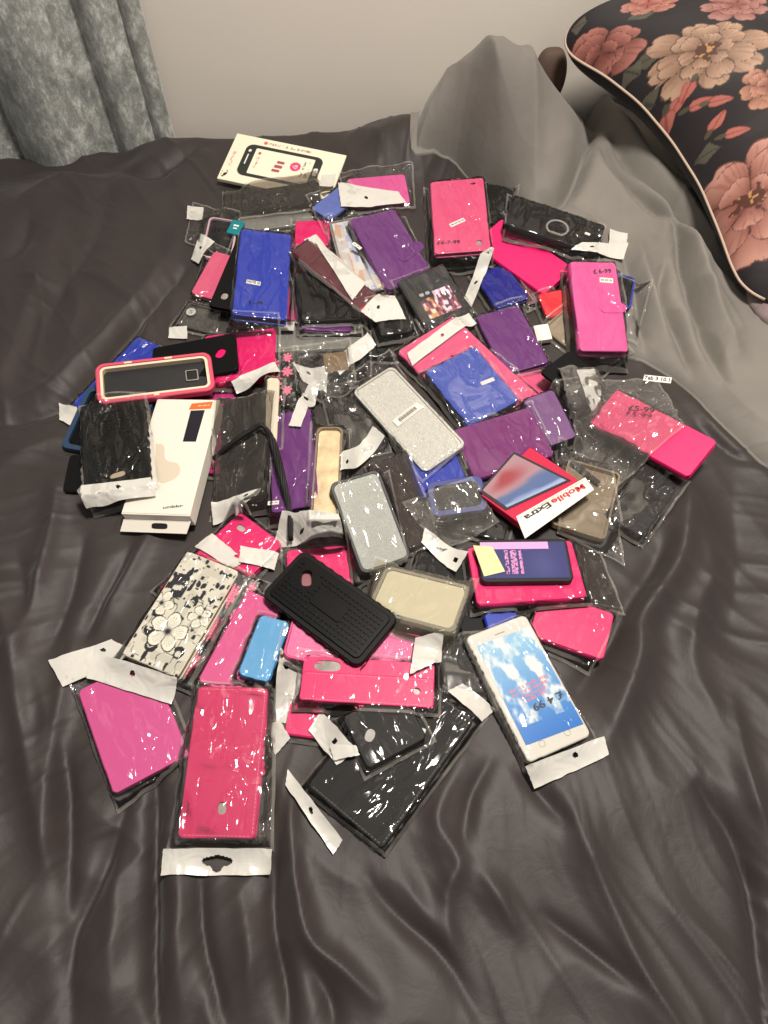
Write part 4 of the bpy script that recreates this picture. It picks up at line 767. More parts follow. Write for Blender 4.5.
    {'key': 'l8', 'kind': 'box', 'th': 0.02, 'col': 'box_white', 'label': 'white retail box with a small black phone picture and orange tag', 'name': 'phone_case_box', 'cat': 'box', 'art': 'whitebox', 'big': 1, 'texts': [('unbkr', [0.0065, -0.0714], [0.0284, -0.068], 3.4, 'black_ink')], 'prints': [('orange', [[0.0059, 0.0737], [0.031, 0.0772], [0.0308, 0.0666], [0.0043, 0.0646]]), ('pic', [[0.0071, 0.0631], [0.024, 0.0642], [0.0235, 0.0181], [0.008, 0.0178]])], 'bean': [[-0.0236, 0.0141], [-0.0133, 0.0115], [-0.006, -0.0079], [0.0094, -0.013], [0.0147, -0.0251], [0.0088, -0.0347], [-0.0052, -0.0391], [-0.0143, -0.0219]], 'endflap': [[-0.0402, -0.0807], [0.0369, -0.0804], [0.0354, -0.0929], [-0.0386, -0.0983]], 'loc': [-0.23896, 0.49339, 0.01181], 'ax': [[0.99222, -0.08925, 0.08681], [0.08891, 0.99601, 0.00778]], 'w': 0.078, 'l': 0.1611},
    {'key': 'l9', 'kind': 'rugged', 'th': 0.009, 'col': 'black', 'label': 'black rugged case with beige oval hole in a clear bag, resting on white box edge', 'name': 'rugged_case', 'cat': 'phone case', 'deco': [['oval', [0.0012, -0.0389], 8, 5.5, 'beige', 8]], 'bag': [[-0.0449, 0.081], [0.0389, 0.0702], [0.0468, -0.0675], [-0.0351, -0.0731]], 'hdr': [[[[-0.33949, 0.44464, 0.00536], [-0.2573, 0.45618, 0.03103], [-0.2495, 0.43513, 0.03096], [-0.32654, 0.42506, 0.00494]], (0.55, 0.35)]], 'big': 1, 'hdrink': 1, 'loc': [-0.30655, 0.50214, 0.02872], 'ax': [[0.97606, 0.21748, 0.0], [-0.21748, 0.97606, 0.0]], 'w': 0.0743, 'l': 0.1261},
    {'key': 'l12', 'kind': 'tablet', 'th': 0.0075, 'col': 'purple', 'label': 'purple tablet cover beside the cream gold case', 'name': 'tablet_case', 'cat': 'tablet case', 'bag': 1, 'deco': [['sticker', [-0.0304, -0.0545], [-0.0178, -0.0561], 5, '~']], 'hdr': [[[[-0.0949, 0.60795, 0.02075], [-0.07899, 0.61094, 0.02101], [-0.09702, 0.53165, 0.02933], [-0.11155, 0.53511, 0.02677]], (0.3, 0.3)]], 'big': 1, 'loc': [-0.10379, 0.49028, 0.02052], 'ax': [[0.9775, 0.12159, 0.17236], [-0.11974, 0.99258, -0.02111]], 'w': 0.0532, 'l': 0.1386},
    {'key': 'l11', 'kind': 'wallet', 'th': 0.0078, 'col': 'ivory', 'label': 'ivory case standing on edge beside the black strapped case', 'name': 'wallet_case', 'cat': 'phone case', 'bag': 1, 'loc': [-0.13329, 0.55605, 0.02865], 'ax': [[0.98411, 0.03776, -0.17352], [-0.03719, 0.99929, 0.00656]], 'w': 0.0152, 'l': 0.0962},
    {'key': 'l13', 'kind': 'gel', 'th': 0.0075, 'col': 'goldclear', 'label': 'cream and gold case in a clear bag beside the purple tablet cover', 'name': 'gel_case', 'cat': 'phone case', 'core': 'ivory', 'bag': [[-0.023, 0.0811], [0.0256, 0.0779], [0.0194, -0.0804], [-0.0215, -0.0831]], 'hdr': [[[[-0.11075, 0.41992, 0.00482], [-0.0453, 0.40676, 0.03138], [-0.0441, 0.39127, 0.00132], [-0.12425, 0.38866, 0.01064]], (0.4, 0.6)]], 'big': 1, 'loc': [-0.06354, 0.46797, 0.02707], 'ax': [[1.0, -0.00199, 0.00017], [0.002, 0.99619, -0.08716]], 'w': 0.0313, 'l': 0.135},
    {'key': 'l10', 'kind': 'wallet', 'th': 0.0112, 'col': 'black', 'label': 'black folio with a wrist strap, in smoky shiny film beside the white box', 'name': 'wallet_case', 'cat': 'phone case', 'bag': [[-0.0358, 0.0808], [0.0426, 0.0766], [0.0335, -0.0776], [-0.0411, -0.0846]], 'hdr': [[[[-0.18714, 0.60691, 0.00698], [-0.13595, 0.63656, 0.02534], [-0.12716, 0.61745, 0.02467], [-0.18077, 0.5958, 0.00105]], None], [[[-0.19147, 0.43497, 0.00161], [-0.13451, 0.44403, 0.03339], [-0.13702, 0.4379, 0.01192], [-0.19009, 0.41401, 0.00164]], (0.7, 0.3)]], 'big': 1, 'tassel': [[-0.1963, 0.4955, 0.0078], [-0.1708, 0.5063, 0.0265], [-0.1485, 0.5167, 0.0356], [-0.1366, 0.5181, 0.0394], [-0.1258, 0.5022, 0.0243], [-0.1118, 0.455, 0.0267], [-0.1032, 0.4185, 0.0116], [-0.1014, 0.3912, 0.0014]], 'bagtint': 'smoke', 'loc': [-0.15892, 0.50631, 0.0189], 'ax': [[0.93789, 0.03876, 0.34476], [-0.06455, 0.99588, 0.06363]], 'w': 0.057, 'l': 0.1405},
    {'key': 'b1', 'kind': 'tablet', 'th': 0.0075, 'col': 'hot_pink', 'label': 'hot pink tablet cover with teardrop hole, behind the floral wallet', 'name': 'tablet_case', 'cat': 'tablet case', 'deco': [['oval', [-0.0172, 0.0467], 6, 4, 'foil']], 'bag': 1, 'hdr': [[[[-0.20641, 0.38587, 0.00206], [-0.18855, 0.40118, 0.00166], [-0.14827, 0.3666, 0.01064], [-0.16229, 0.357, 0.01064]], (0.9, 0.8)], [[[-0.15549, 0.38494, 0.01064], [-0.11365, 0.37753, 0.00141], [-0.11771, 0.35925, 0.00142], [-0.15448, 0.36419, 0.01064]], None]], 'big': 1, 'loc': [-0.17377, 0.36165, 0.00314], 'ax': [[0.77851, -0.62763, 0.0], [0.62763, 0.77851, -0.0]], 'w': 0.0654, 'l': 0.1222},
    {'key': 'b3', 'kind': 'wallet', 'th': 0.0056, 'col': 'hot_pink', 'label': 'hot pink case behind the black rugged armour case', 'name': 'wallet_case', 'cat': 'phone case', 'bag': 1, 'loc': [-0.06922, 0.36148, 0.00229], 'ax': [[0.99577, 0.09189, 0.0], [-0.09189, 0.99577, 0.0]], 'w': 0.0698, 'l': 0.0489},
    {'key': 'b4', 'kind': 'wallet', 'th': 0.0056, 'col': 'roses', 'label': 'black wallet case printed with pink roses, under the cream floral wallet', 'name': 'wallet_case', 'cat': 'phone case', 'art': 'roses', 'bag': 1, 'loc': [-0.16836, 0.28984, 0.00632], 'ax': [[0.91317, -0.39128, -0.11412], [0.39822, 0.91617, 0.04531]], 'w': 0.0303, 'l': 0.1262},
    {'key': 'b6', 'kind': 'wallet', 'th': 0.0112, 'col': 'orchid', 'label': 'orchid pink wallet case between the floral wallet and the sky blue case', 'name': 'wallet_case', 'cat': 'phone case', 'bag': 1, 'big': 1, 'loc': [-0.1429, 0.27352, 0.00687], 'ax': [[0.92806, -0.36347, -0.08119], [0.36209, 0.93161, -0.03168]], 'w': 0.0419, 'l': 0.1055},
    {'key': 'b7', 'kind': 'wallet', 'th': 0.0096, 'col': 'light_blue', 'label': 'sky blue wallet case tucked under the orchid pink wallet', 'name': 'wallet_case', 'cat': 'phone case', 'bag': 1, 'big': 1, 'hdr': [[[[-0.10169, 0.26353, 0.00643], [-0.07949, 0.25434, 0.02289], [-0.08819, 0.19437, 0.00616], [-0.10642, 0.19865, 0.00109]], (0.3, 0.2)]], 'loc': [-0.11837, 0.26358, 0.01671], 'ax': [[0.96272, -0.25705, -0.08423], [0.25607, 0.9664, -0.0224]], 'w': 0.0309, 'l': 0.0651},
    {'key': 'b8', 'kind': 'tablet', 'th': 0.0067, 'col': 'bubble_flat', 'label': 'flat bubblegum pink tablet cover lying on the duvet below the floral wallet', 'name': 'tablet_case', 'cat': 'tablet case', 'deco': [['oval', [-0.029, 0.055], 3.5, 5, 'foil']], 'bag': [[-0.0421, 0.0748], [0.0421, 0.0532], [0.0438, -0.054], [-0.0405, -0.0696]], 'hdr': [[[[-0.33444, 0.25609, 0.00669], [-0.27795, 0.28055, 0.0038], [-0.24853, 0.26551, 0.01519], [-0.31231, 0.22793, 0.01149]], (0.75, 0.3)]], 'big': 1, 'loc': [-0.24019, 0.1949, 0.00449], 'ax': [[0.87578, 0.48271, 0.0], [-0.48271, 0.87578, 0.0]], 'w': 0.0725, 'l': 0.1098},
    {'key': 'b5', 'kind': 'wallet', 'th': 0.0128, 'col': 'ivory', 'label': 'cream wallet case printed with black flowers and butterflies', 'name': 'wallet_case', 'cat': 'phone case', 'art': 'floral', 'bag': [[-0.0363, 0.068], [0.0428, 0.069], [0.0424, -0.064], [-0.0451, -0.0726]], 'hdr': [[[[-0.28866, 0.26331, 0.00417], [-0.19905, 0.23297, 0.00216], [-0.20474, 0.21103, 0.00209], [-0.29146, 0.23745, 0.00398]], (0.5, 0.35)]], 'big': 1, 'loc': [-0.20449, 0.30324, 0.01139], 'ax': [[0.92114, -0.38924, 0.0], [0.38924, 0.92114, -0.0]], 'w': 0.0632, 'l': 0.1249},
    {'key': 'b15', 'kind': 'wallet', 'th': 0.0045, 'col': 'hot_pink', 'label': 'small hot pink case under the black case with grey oval window', 'name': 'wallet_case', 'cat': 'phone case', 'bag': 1, 'hdr': [[[[-0.11101, 0.19405, 0.00733], [-0.09958, 0.1977, 0.00102], [-0.08882, 0.18062, 0.00078], [-0.10291, 0.16563, 0.00116]], None]], 'loc': [-0.07648, 0.19935, 0.00166], 'ax': [[0.9909, -0.13459, 0.0], [0.13459, 0.9909, -0.0]], 'w': 0.0333, 'l': 0.032},
    {'key': 'c1', 'kind': 'wallet', 'th': 0.0056, 'col': 'dusk', 'label': 'dark case in mauve tinted film beside the silver grey glitter case', 'name': 'wallet_case', 'cat': 'phone case', 'bag': 1, 'bagtint': 'smoke', 'loc': [0.02094, 0.44169, 0.00888], 'ax': [[0.95388, 0.28011, 0.10796], [-0.28736, 0.95603, 0.0585]], 'w': 0.0406, 'l': 0.1156},
    {'key': 'c2', 'kind': 'gel', 'th': 0.0105, 'col': 'black', 'label': 'silver grey glitter case with black sides under a slanting blank header', 'name': 'gel_case', 'cat': 'phone case', 'core': 'glitter_grey', 'rim': 0.003, 'bag': [[-0.0188, 0.0517], [0.0472, 0.0642], [0.0237, -0.0536], [-0.0438, -0.0627]], 'hdr': [[[[-0.04854, 0.49306, 0.01729], [-0.01322, 0.54541, 0.00957], [0.00119, 0.52929, 0.00719], [-0.04872, 0.46593, 0.02046]], (0.15, 0.6)]], 'big': 1, 'loc': [-0.01646, 0.40843, 0.02184], 'ax': [[0.92315, 0.37957, -0.06107], [-0.34585, 0.88929, 0.29927]], 'w': 0.058, 'l': 0.1058},
    {'key': 'c15', 'kind': 'wallet', 'th': 0.0056, 'col': 'black', 'label': 'black case edge behind the white dummy phone', 'name': 'wallet_case', 'cat': 'phone case', 'bag': 0, 'loc': [0.09666, 0.28808, 0.00181], 'ax': [[0.97699, 0.2133, 0.0], [-0.2133, 0.97699, 0.0]], 'w': 0.0334, 'l': 0.0398},
    {'key': 'c11', 'kind': 'wallet', 'th': 0.0067, 'col': 'blue', 'label': 'royal blue case edge behind the white dummy phone', 'name': 'wallet_case', 'cat': 'phone case', 'loc': [0.12202, 0.29058, 0.00714], 'ax': [[0.97481, 0.20607, -0.08529], [-0.20528, 0.97854, 0.01796]], 'w': 0.0338, 'l': 0.0367},
    {'key': 'c12', 'kind': 'tablet', 'th': 0.009, 'col': 'hot_pink', 'label': 'hot pink folio on the duvet beside the white dummy phone', 'name': 'tablet_case', 'cat': 'tablet case', 'bag': [[-0.0459, 0.0207], [0.0468, 0.043], [0.0304, -0.043], [-0.0451, -0.0363]], 'big': 1, 'loc': [0.19292, 0.29569, 0.00098], 'ax': [[0.93264, -0.36081, 0.0], [0.36081, 0.93264, -0.0]], 'w': 0.0766, 'l': 0.0536},
    {'key': 'c10', 'kind': 'wallet', 'th': 0.0056, 'col': 'hot_pink', 'label': 'hot pink folio directly under the navy boxed phone', 'name': 'wallet_case', 'cat': 'phone case', 'bag': [[0.0427, 0.0414], [0.0837, 0.0258], [0.0936, -0.0559], [0.0508, -0.0427]], 'bagtint': 'smoke', 'deco': [], 'loc': [0.15556, 0.35644, 0.00363], 'ax': [[0.99626, 0.08605, -0.00753], [-0.08638, 0.99247, -0.08683]], 'w': 0.1066, 'l': 0.0624},
    {'key': 'c9', 'kind': 'tablet', 'th': 0.009, 'col': 'hot_pink', 'label': 'hot pink tablet folio under the navy printed phone', 'name': 'tablet_case', 'cat': 'tablet case', 'bag': 1, 'big': 1, 'loc': [0.1491, 0.34967, 0.01065], 'ax': [[0.99632, 0.08535, -0.00747], [-0.08568, 0.99253, -0.08684]], 'w': 0.1145, 'l': 0.0703},
    {'key': 'c8', 'kind': 'dummy', 'th': 0.008, 'col': 'black', 'label': 'navy and lilac printed display phone with a yellow paper strip across it', 'name': 'display_phone', 'cat': 'phone', 'art': 'navy', 'strip': [[-0.0527, 0.0181], [-0.0326, 0.0166], [-0.0222, -0.0147], [-0.0446, -0.0205]], 'big': 1, 'loc': [0.14768, 0.35975, 0.0195], 'ax': [[0.99991, 0.01323, -0.00116], [-0.01328, 0.99611, -0.08715]], 'w': 0.0961, 'l': 0.0529},
    {'key': 'b9', 'kind': 'gel', 'th': 0.0075, 'col': 'pink_gel', 'label': 'pink glitter gel case underneath the black rugged armour case', 'name': 'gel_case', 'cat': 'phone case', 'core': 'pink_glitter', 'rim': 0.002, 'bag': 1, 'big': 1, 'loc': [-0.02883, 0.26818, 0.01042], 'ax': [[0.97975, -0.18092, -0.08572], [0.18024, 0.9835, -0.01577]], 'w': 0.1374, 'l': 0.0509},
    {'key': 'c14', 'kind': 'wallet', 'th': 0.0056, 'col': 'black', 'label': 'black case in a dark crinkled bag between the hot pink wallet and the dummy phone', 'name': 'wallet_case', 'cat': 'phone case', 'bag': 1, 'shiny': 1, 'bagtint': 'smoke', 'loc': [0.07982, 0.25098, 0.00313], 'ax': [[0.99623, 0.08676, 0.0], [-0.08676, 0.99623, 0.0]], 'w': 0.0456, 'l': 0.0555},
    {'key': 'b13', 'kind': 'tablet', 'th': 0.0105, 'col': 'black_leather', 'label': 'large black leatherette tablet folio on the duvet in front of the pile', 'name': 'tablet_case', 'cat': 'tablet case', 'stitch': 1, 'deco': [['sticker', [-0.0026, 0.027], [0.0134, 0.0323], 7, '~']], 'bag': [[-0.0476, 0.0821], [0.0522, 0.0839], [0.0487, -0.0747], [-0.0509, -0.0778]], 'hdr': [[[[-0.08968, 0.15272, 0.00189], [-0.03657, 0.09169, 0.00141], [-0.04502, 0.08019, 0.00231], [-0.09044, 0.13825, 0.00289]], (0.5, 0.5)], [[[0.06161, 0.22337, 0.00704], [0.07664, 0.23284, 0.00873], [0.10813, 0.20919, 0.00166], [0.09364, 0.19576, 0.00107]], None]], 'big': 1, 'loc': [0.00815, 0.166, 0.0053], 'ax': [[0.79012, -0.61295, 0.0], [0.61295, 0.79012, -0.0]], 'w': 0.0864, 'l': 0.1429},
    {'key': 'b12', 'kind': 'tablet', 'th': 0.0067, 'col': 'black', 'label': 'black phone case with pale oval hole, on the large black folio', 'name': 'wallet_case', 'cat': 'phone case', 'deco': [['oval', [-0.0152, -0.0003], 7, 5, 'foil', 40]], 'bag': 1, 'hdr': [[[[-0.07154, 0.18772, 0.00616], [-0.06094, 0.20691, 0.00616], [-0.02499, 0.16556, 0.0171], [-0.04317, 0.15329, 0.0158]], (0.55, 0.6)], [[[-0.05022, 0.17108, 0.00155], [-0.02604, 0.1695, 0.0158], [-0.02211, 0.16086, 0.0179], [-0.04605, 0.15686, 0.0158]], None]], 'big': 1, 'loc': [0.00039, 0.18683, 0.01656], 'ax': [[0.88559, 0.46447, 0.0], [-0.46447, 0.88559, 0.0]], 'w': 0.0616, 'l': 0.0535},
    {'key': 'b11', 'kind': 'openwallet', 'th': 0.007, 'col': 'hot_pink', 'label': 'open hot pink wallet case with grey oval window and small clasp', 'name': 'wallet_case', 'cat': 'phone case', 'hole': [0.0478, -0.0071], 'bag': 1, 'stitch': 1, 'big': 1, 'loc': [-0.01577, 0.2304, 0.01853], 'ax': [[0.99816, -0.06055, 0.0], [0.06055, 0.99816, -0.0]], 'w': 0.1286, 'l': 0.045},
    {'key': 'c4', 'kind': 'gel', 'th': 0.0083, 'col': 'clear_rim', 'label': 'clear gel case with white foam insert, in yellowed film beside the armour case', 'name': 'gel_case', 'cat': 'phone case', 'core': 'foam', 'rim': 0.004, 'bag': [[-0.0606, 0.0326], [0.0526, 0.0421], [0.0483, -0.0427], [-0.0549, -0.0474]], 'bagtint': 'yellow', 'hdr': [[[[0.03124, 0.27492, 0.01269], [0.05877, 0.27818, 0.00983], [0.05607, 0.25092, 0.00368], [0.0251, 0.23622, 0.02553]], None]], 'big': 1, 'loc': [0.0363, 0.31588, 0.01809], 'ax': [[0.93358, -0.32996, 0.13986], [0.34794, 0.92801, -0.13319]], 'w': 0.0934, 'l': 0.0594},
    {'key': 'c3', 'kind': 'film', 'th': 0.0029, 'col': 'smoke_dark', 'label': 'puffed empty clear bag with white header below the blue open bumper case', 'name': 'empty_bag', 'cat': 'plastic bag', 'torn': 1, 'bag': [[-0.043, 0.0345], [0.0407, 0.0269], [0.0436, -0.033], [-0.0325, -0.0375]], 'shiny': 1, 'hdr': [[[[0.04479, 0.40543, 0.01864], [0.08944, 0.37229, 0.01136], [0.07564, 0.35075, 0.00887], [0.04049, 0.3874, 0.00611]], (0.85, 0.5)]], 'loc': [0.07363, 0.42483, 0.01911], 'ax': [[0.90276, 0.42361, 0.07469], [-0.43014, 0.88905, 0.15676]], 'w': 0.0784, 'l': 0.0589},
    {'key': 'b10', 'kind': 'rugged2', 'th': 0.012, 'col': 'black', 'label': 'black rugged armour case with studded back and oval camera hole', 'name': 'rugged_case', 'cat': 'phone case', 'deco': [['oval', [-0.0383, 0.0094], 8, 5, 'rose', -50]], 'big': 1, 'loc': [-0.0551, 0.30687, 0.02099], 'ax': [[0.7921, -0.61039, 0.0], [0.61039, 0.7921, -0.0]], 'w': 0.1276, 'l': 0.0667},
    {'key': 'b14', 'kind': 'wallet', 'th': 0.0128, 'col': 'hot_leather', 'label': 'glossy hot pink leatherette wallet with stitched edge, nearest on the duvet', 'name': 'wallet_case', 'cat': 'phone case', 'stitch': 1, 'deco': [['oval', [0.0023, -0.0414], 4.5, 6, 'foil']], 'tabr': [[0.0404, -0.0064], [0.0294, -0.0067]], 'bag': [[-0.0432, 0.0727], [0.0411, 0.0707], [0.051, -0.0746], [-0.0444, -0.0767]], 'hdr': [[[[-0.19523, 0.08479, -0.00243], [-0.09833, 0.08464, -0.00114], [-0.09874, 0.06427, -0.00638], [-0.19368, 0.06389, -0.00212]], 'euro']], 'shiny': 1, 'big': 1, 'loc': [-0.14668, 0.15987, 0.00381], 'ax': [[0.99978, -0.02112, -0.00185], [0.0212, 0.99597, 0.08714]], 'w': 0.0683, 'l': 0.1338},
    {'key': 'r1', 'kind': 'wallet', 'th': 0.0096, 'col': 'black', 'label': 'black case in very shiny film next to the hot pink folio beneath the torn bag', 'name': 'wallet_case', 'cat': 'phone case', 'bag': 1, 'shiny': 1, 'big': 1, 'loc': [0.29553, 0.44898, 0.00019], 'ax': [[0.77321, -0.63415, 0.0], [0.63415, 0.77321, -0.0]], 'w': 0.0468, 'l': 0.0952},
    {'key': 'r2', 'kind': 'tablet', 'th': 0.009, 'col': 'hot_pink', 'label': 'hot pink folio half covered by the torn clear bag with a size sticker', 'name': 'tablet_case', 'cat': 'tablet case', 'big': 1, 'shiny': 1, 'torn': 1, 'bag': [[-0.1385, -0.0016], [-0.0468, 0.1037], [0.0315, 0.0519], [0.0014, -0.1154]], 'deco': [['sticker', [-0.0425, 0.0463], [-0.0145, 0.0588], 8, 'Tab 3 10.1', 0.019], ['ink2', [-0.036, 0.0068], [-0.0092, 0.0191], 7, '£5-99']], 'loc': [0.31309, 0.52722, 0.02285], 'ax': [[0.71023, -0.6919, 0.12977], [0.65503, 0.71706, 0.23825]], 'w': 0.132, 'l': 0.056},
    {'key': 'c7', 'kind': 'clear', 'th': 0.0077, 'col': 'tan_clear', 'label': 'yellowed clear case with a dark slot, beside the red boxed case', 'name': 'clear_case', 'cat': 'phone case', 'deco': [['slot', [-0.0253, 0.0434], [0.0078, 0.0257], 3]], 'big': 1, 'bag': [[-0.0512, 0.0679], [0.0175, 0.059], [0.0588, -0.0654], [-0.0208, -0.0523]], 'shiny': 1, 'loc': [0.22917, 0.44798, 0.00338], 'ax': [[0.93924, -0.34327, 0.0], [0.34327, 0.93924, -0.0]], 'w': 0.0616, 'l': 0.0938},
    {'key': 'c6', 'kind': 'mobile', 'th': 0.0108, 'col': 'red_card', 'label': 'red boxed phone case with a sunset screen picture and white printed flap', 'name': 'phone_case_package', 'cat': 'package', 'big': 1, 'flap': [[-0.0414, -0.0121], [0.0524, -0.0377], [0.0462, -0.0528], [-0.0555, -0.0338]], 'win': [[-0.04, 0.036], [0.0231, 0.0405], [0.0344, -0.0244], [-0.039, 0.0022]], 'texts': [('Mobile', [0.0426, -0.0431], [-0.0, -0.0302], 6.8, 'red_ink'), ('Extra', [-0.0026, -0.0294], [-0.0368, -0.0209], 6.8, 'black_ink')], 'loc': [0.1635, 0.45323, 0.01376], 'ax': [[0.68099, 0.7323, 0.0], [-0.7323, 0.68099, 0.0]], 'w': 0.0905, 'l': 0.0677},
    {'key': 'c13', 'kind': 'dummy2', 'th': 0.0112, 'col': 'phone_white', 'label': 'white display phone with a blue sky screen and handwritten price', 'name': 'display_phone', 'cat': 'phone', 'art': 'sky', 'screen': [[-0.0277, 0.0532], [0.0314, 0.052], [0.0326, -0.0538], [-0.0288, -0.0508]], 'bag': [[-0.0371, 0.0681], [0.0386, 0.0692], [0.0378, -0.072], [-0.0395, -0.0701]], 'hdr': [[[[0.12994, 0.15282, 0.00141], [0.20662, 0.18084, 0.01096], [0.20925, 0.16388, 0.00872], [0.13803, 0.13482, -0.00224]], (0.6, 0.35)]], 'big': 1, 'deco': [['inkw', [0.028, -0.0208], [-0.0054, -0.0223], 7, '£ 4 99']], 'loc': [0.13735, 0.22906, 0.00677], 'ax': [[0.91636, 0.39225, -0.08017], [-0.39076, 0.91986, 0.03419]], 'w': 0.0694, 'l': 0.1317},
    {'key': 'f1', 'kind': 'film', 'th': 0.0015, 'col': 'clear', 'label': 'crumpled empty clear bag among white headers beside the rose printed wallet', 'name': 'empty_bag', 'cat': 'plastic bag', 'bag': 1, 'shiny': 1, 'loc': [-0.0742, 0.63293, 0.02143], 'ax': [[0.99063, 0.13607, 0.0119], [-0.13659, 0.98686, 0.08634]], 'w': 0.0615, 'l': 0.0714},
]
# ------------------------------------------------------------------ curtain
cm, nt, p, _ = nodes_of('crushed_velvet'); v = coords(nt, (1, .3, .45), rot=(0, .5, 0))
n1 = noise(nt, v, 70, 8, .85, .2)
nt.links.new(ramp(nt, n1, [(.36, (118, 121, 118)), (.5, (158, 161, 156)), (.62, (214, 216, 210))]), p.inputs['Base Color'])
p.inputs['Roughness'].default_value = .5; p.inputs['Sheen Weight'].default_value = .35; p.inputs['Sheen Roughness'].default_value = .35
bump(nt, n1, .35, .004, p.inputs['Normal'])
val = [-1.25, -1.1, -.98, -.86, -.74, -.615, -.455, -.385, -.352]
cx = np.linspace(-1.2, -.352, 260); cz = np.linspace(.12, 2.5, 160)
CX, CZ = np.meshgrid(cx, cz)
CXw = CX + .006 * vnoise(CX * 6, CZ * 1.5, 61) * (CX < -.37)
fy = np.zeros_like(CX)
for a, b in zip(val[:-1], val[1:]):
    m = (CXw >= a) & (CXw < b); fy = np.where(m, (b - a) * .40 * np.sin(np.pi * np.clip((CXw - a) / (b - a), 0, 1)) ** .8, fy)
cy = 1.187 - fy - .003 * vnoise(CX * 9, CZ * 3, 62)
cur = wavy_grid('curtain', CX, cy, CZ, cm)
s_ = cur.modifiers.new('thickness', 'SOLIDIFY'); s_.thickness = .003
tag(cur, 'silver grey crushed velvet curtain hanging in folds behind the bed', 'curtain')

# ------------------------------------------------------------------ pillow
PE = np.array(PILLOW_EDGE); tt = np.linspace(0, 1, 420); ss = np.linspace(0, 1, 460) ** 1.15
seg = np.concatenate([[0], np.cumsum(np.linalg.norm(np.diff(PE, axis=0), axis=1))]); PW = seg[-1]; seg /= seg[-1]
ed = np.stack([np.interp(tt, seg, PE[:, k]) for k in range(3)], 1)
ker = np.ones(31) / 31
for k in range(3): ed[:, k] = np.convolve(np.pad(ed[:, k], 15, mode='reflect', reflect_type='odd'), ker, 'valid')
PL = .72
S, T = np.meshgrid(ss, tt)
def bow(s, t): return (1 - np.abs(2 * s - 1) ** 2.6) ** .6 * (1 - np.abs(2 * t - 1) ** 2.6) ** .6
base = ed[:, None, :] + np.stack([S * PL, S * .012, S * 0], -1)
b_ = bow(S, T)
top = base.copy(); top[..., 2] += .122 * b_ + .004 * vnoise(S * 9, T * 8, 71) * b_ + .05 * S * (1 - S)
bot = base.copy(); bot[..., 2] -= .055 * (1 - np.abs(2 * S - 1) ** 5) ** .6 * (1 - np.abs(2 * T - 1) ** 2.6) ** .6; bot[..., 0] -= .022 * np.sin(np.pi * np.clip(S * 6, 0, 1)) * (1 - np.abs(2 * T - 1) ** 3)
pil = bpy.data.objects.new('pillow', None); COL.objects.link(pil); pil.location = (float(PE[0][0]), float(PE[0][1]), BED)
tag(pil, 'large dark pillow printed with pink and beige peonies, with pale piping', 'pillow')
off = np.array([PE[0][0], PE[0][1], 0])
def pillow_print(S, T):
    x = S * PL; y = T * PW; c = flat(S, (30, 25, 28))
    c = mixc(c, (44, 40, 42), (vnoise(x * 20, y * 20, 3) > .3) * .4)
    for (lx, ly, rx, ry, rot) in PILLOW_LEAVES:
        dx, dy = x - lx, y - ly; u = (dx * math.cos(rot) + dy * math.sin(rot)) / rx; w = (-dx * math.sin(rot) + dy * math.cos(rot)) / ry
        m = (u * u + (w / np.maximum(.12, 1 - np.abs(u)) * .75) ** 2) < 1 + .3 * vnoise(x * 90, y * 90, 5)
        c = mixc(c, (92, 88, 74), m * .8); c = mixc(c, (48, 50, 44), (m & (np.abs(w) < .1)) * .8)
    for i, (fx, fy, R, col1, col2, n, rot, cen) in enumerate(PILLOW_FLOWERS):
        for ring, (sc, nn, ro) in enumerate(((1.0, n, rot), (.74, max(4, n - 1), rot + .45), (.46, max(3, n - 2), rot + 1.0))):
            dx, dy = x - fx, y - fy; a = np.arctan2(dy, dx) - ro; r = np.hypot(dx, dy) / (R * sc)
            r = r * (1 + .05 * vnoise(dx * 60 + i, dy * 60, i + ring) + .05 * vnoise(dx * 22, dy * 22, i))
            k = np.floor(a * nn / (2 * np.pi) + .5); da = a - k * 2 * np.pi / nn
            w = np.abs(da) * nn / np.pi
            e = (.74 + .26 * hash2(k + 40, k * 0 + ring, i + 3)) * (1 - .30 * w ** 3.2) - .05 * np.exp(-(w / .12) ** 2)
            ins = r < e
            tone = np.clip(.1 + 1.05 * (r / e) ** 1.6 - .75 * w ** 2.5, 0, 1)
            pc = mixc(flat(S, col2), col1, tone)
            streak = (vnoise(a * 26, r * 3, 9 + ring + i) > .45) & (r > .3)
            pc = mixc(pc, np.array(col2), streak * .35)
            line = (np.abs(r - e) < .022) | ((w > .93) & (r < e))
            pc = mixc(pc, np.array(col2) * .55, line * .8)
            c = np.where(ins[..., None], pc, c)
        if cen:
            r = np.hypot(x - fx, y - fy) / R
            m = (r < .17 * (1 + .5 * vnoise(x * 160, y * 160, 8)))
            c = mixc(c, (70, 38, 30), m * .85); c = mixc(c, (196, 150, 90), (m & (vnoise(x * 330, y * 330, 4) > .5)) * .8)
    for (bx, by, rx, ry, rot) in PILLOW_BUDS:
        dx, dy = x - bx, y - by; u = (dx * math.cos(rot) + dy * math.sin(rot)) / rx; w = (-dx * math.sin(rot) + dy * math.cos(rot)) / ry
        d = u * u + (w / np.maximum(.15, 1 - .45 * u)) ** 2
        c = np.where((d < 1)[..., None], mixc(mixc(flat(S, (164, 96, 86)), (124, 62, 56), (np.abs(w + .15 * u) < .14) * .7), (120, 50, 46), (d > .8) * .6), c)
        c = mixc(c, (76, 70, 54), (((u + 1.25) / .45) ** 2 + (w / .5) ** 2 < 1) * .9)
    return c
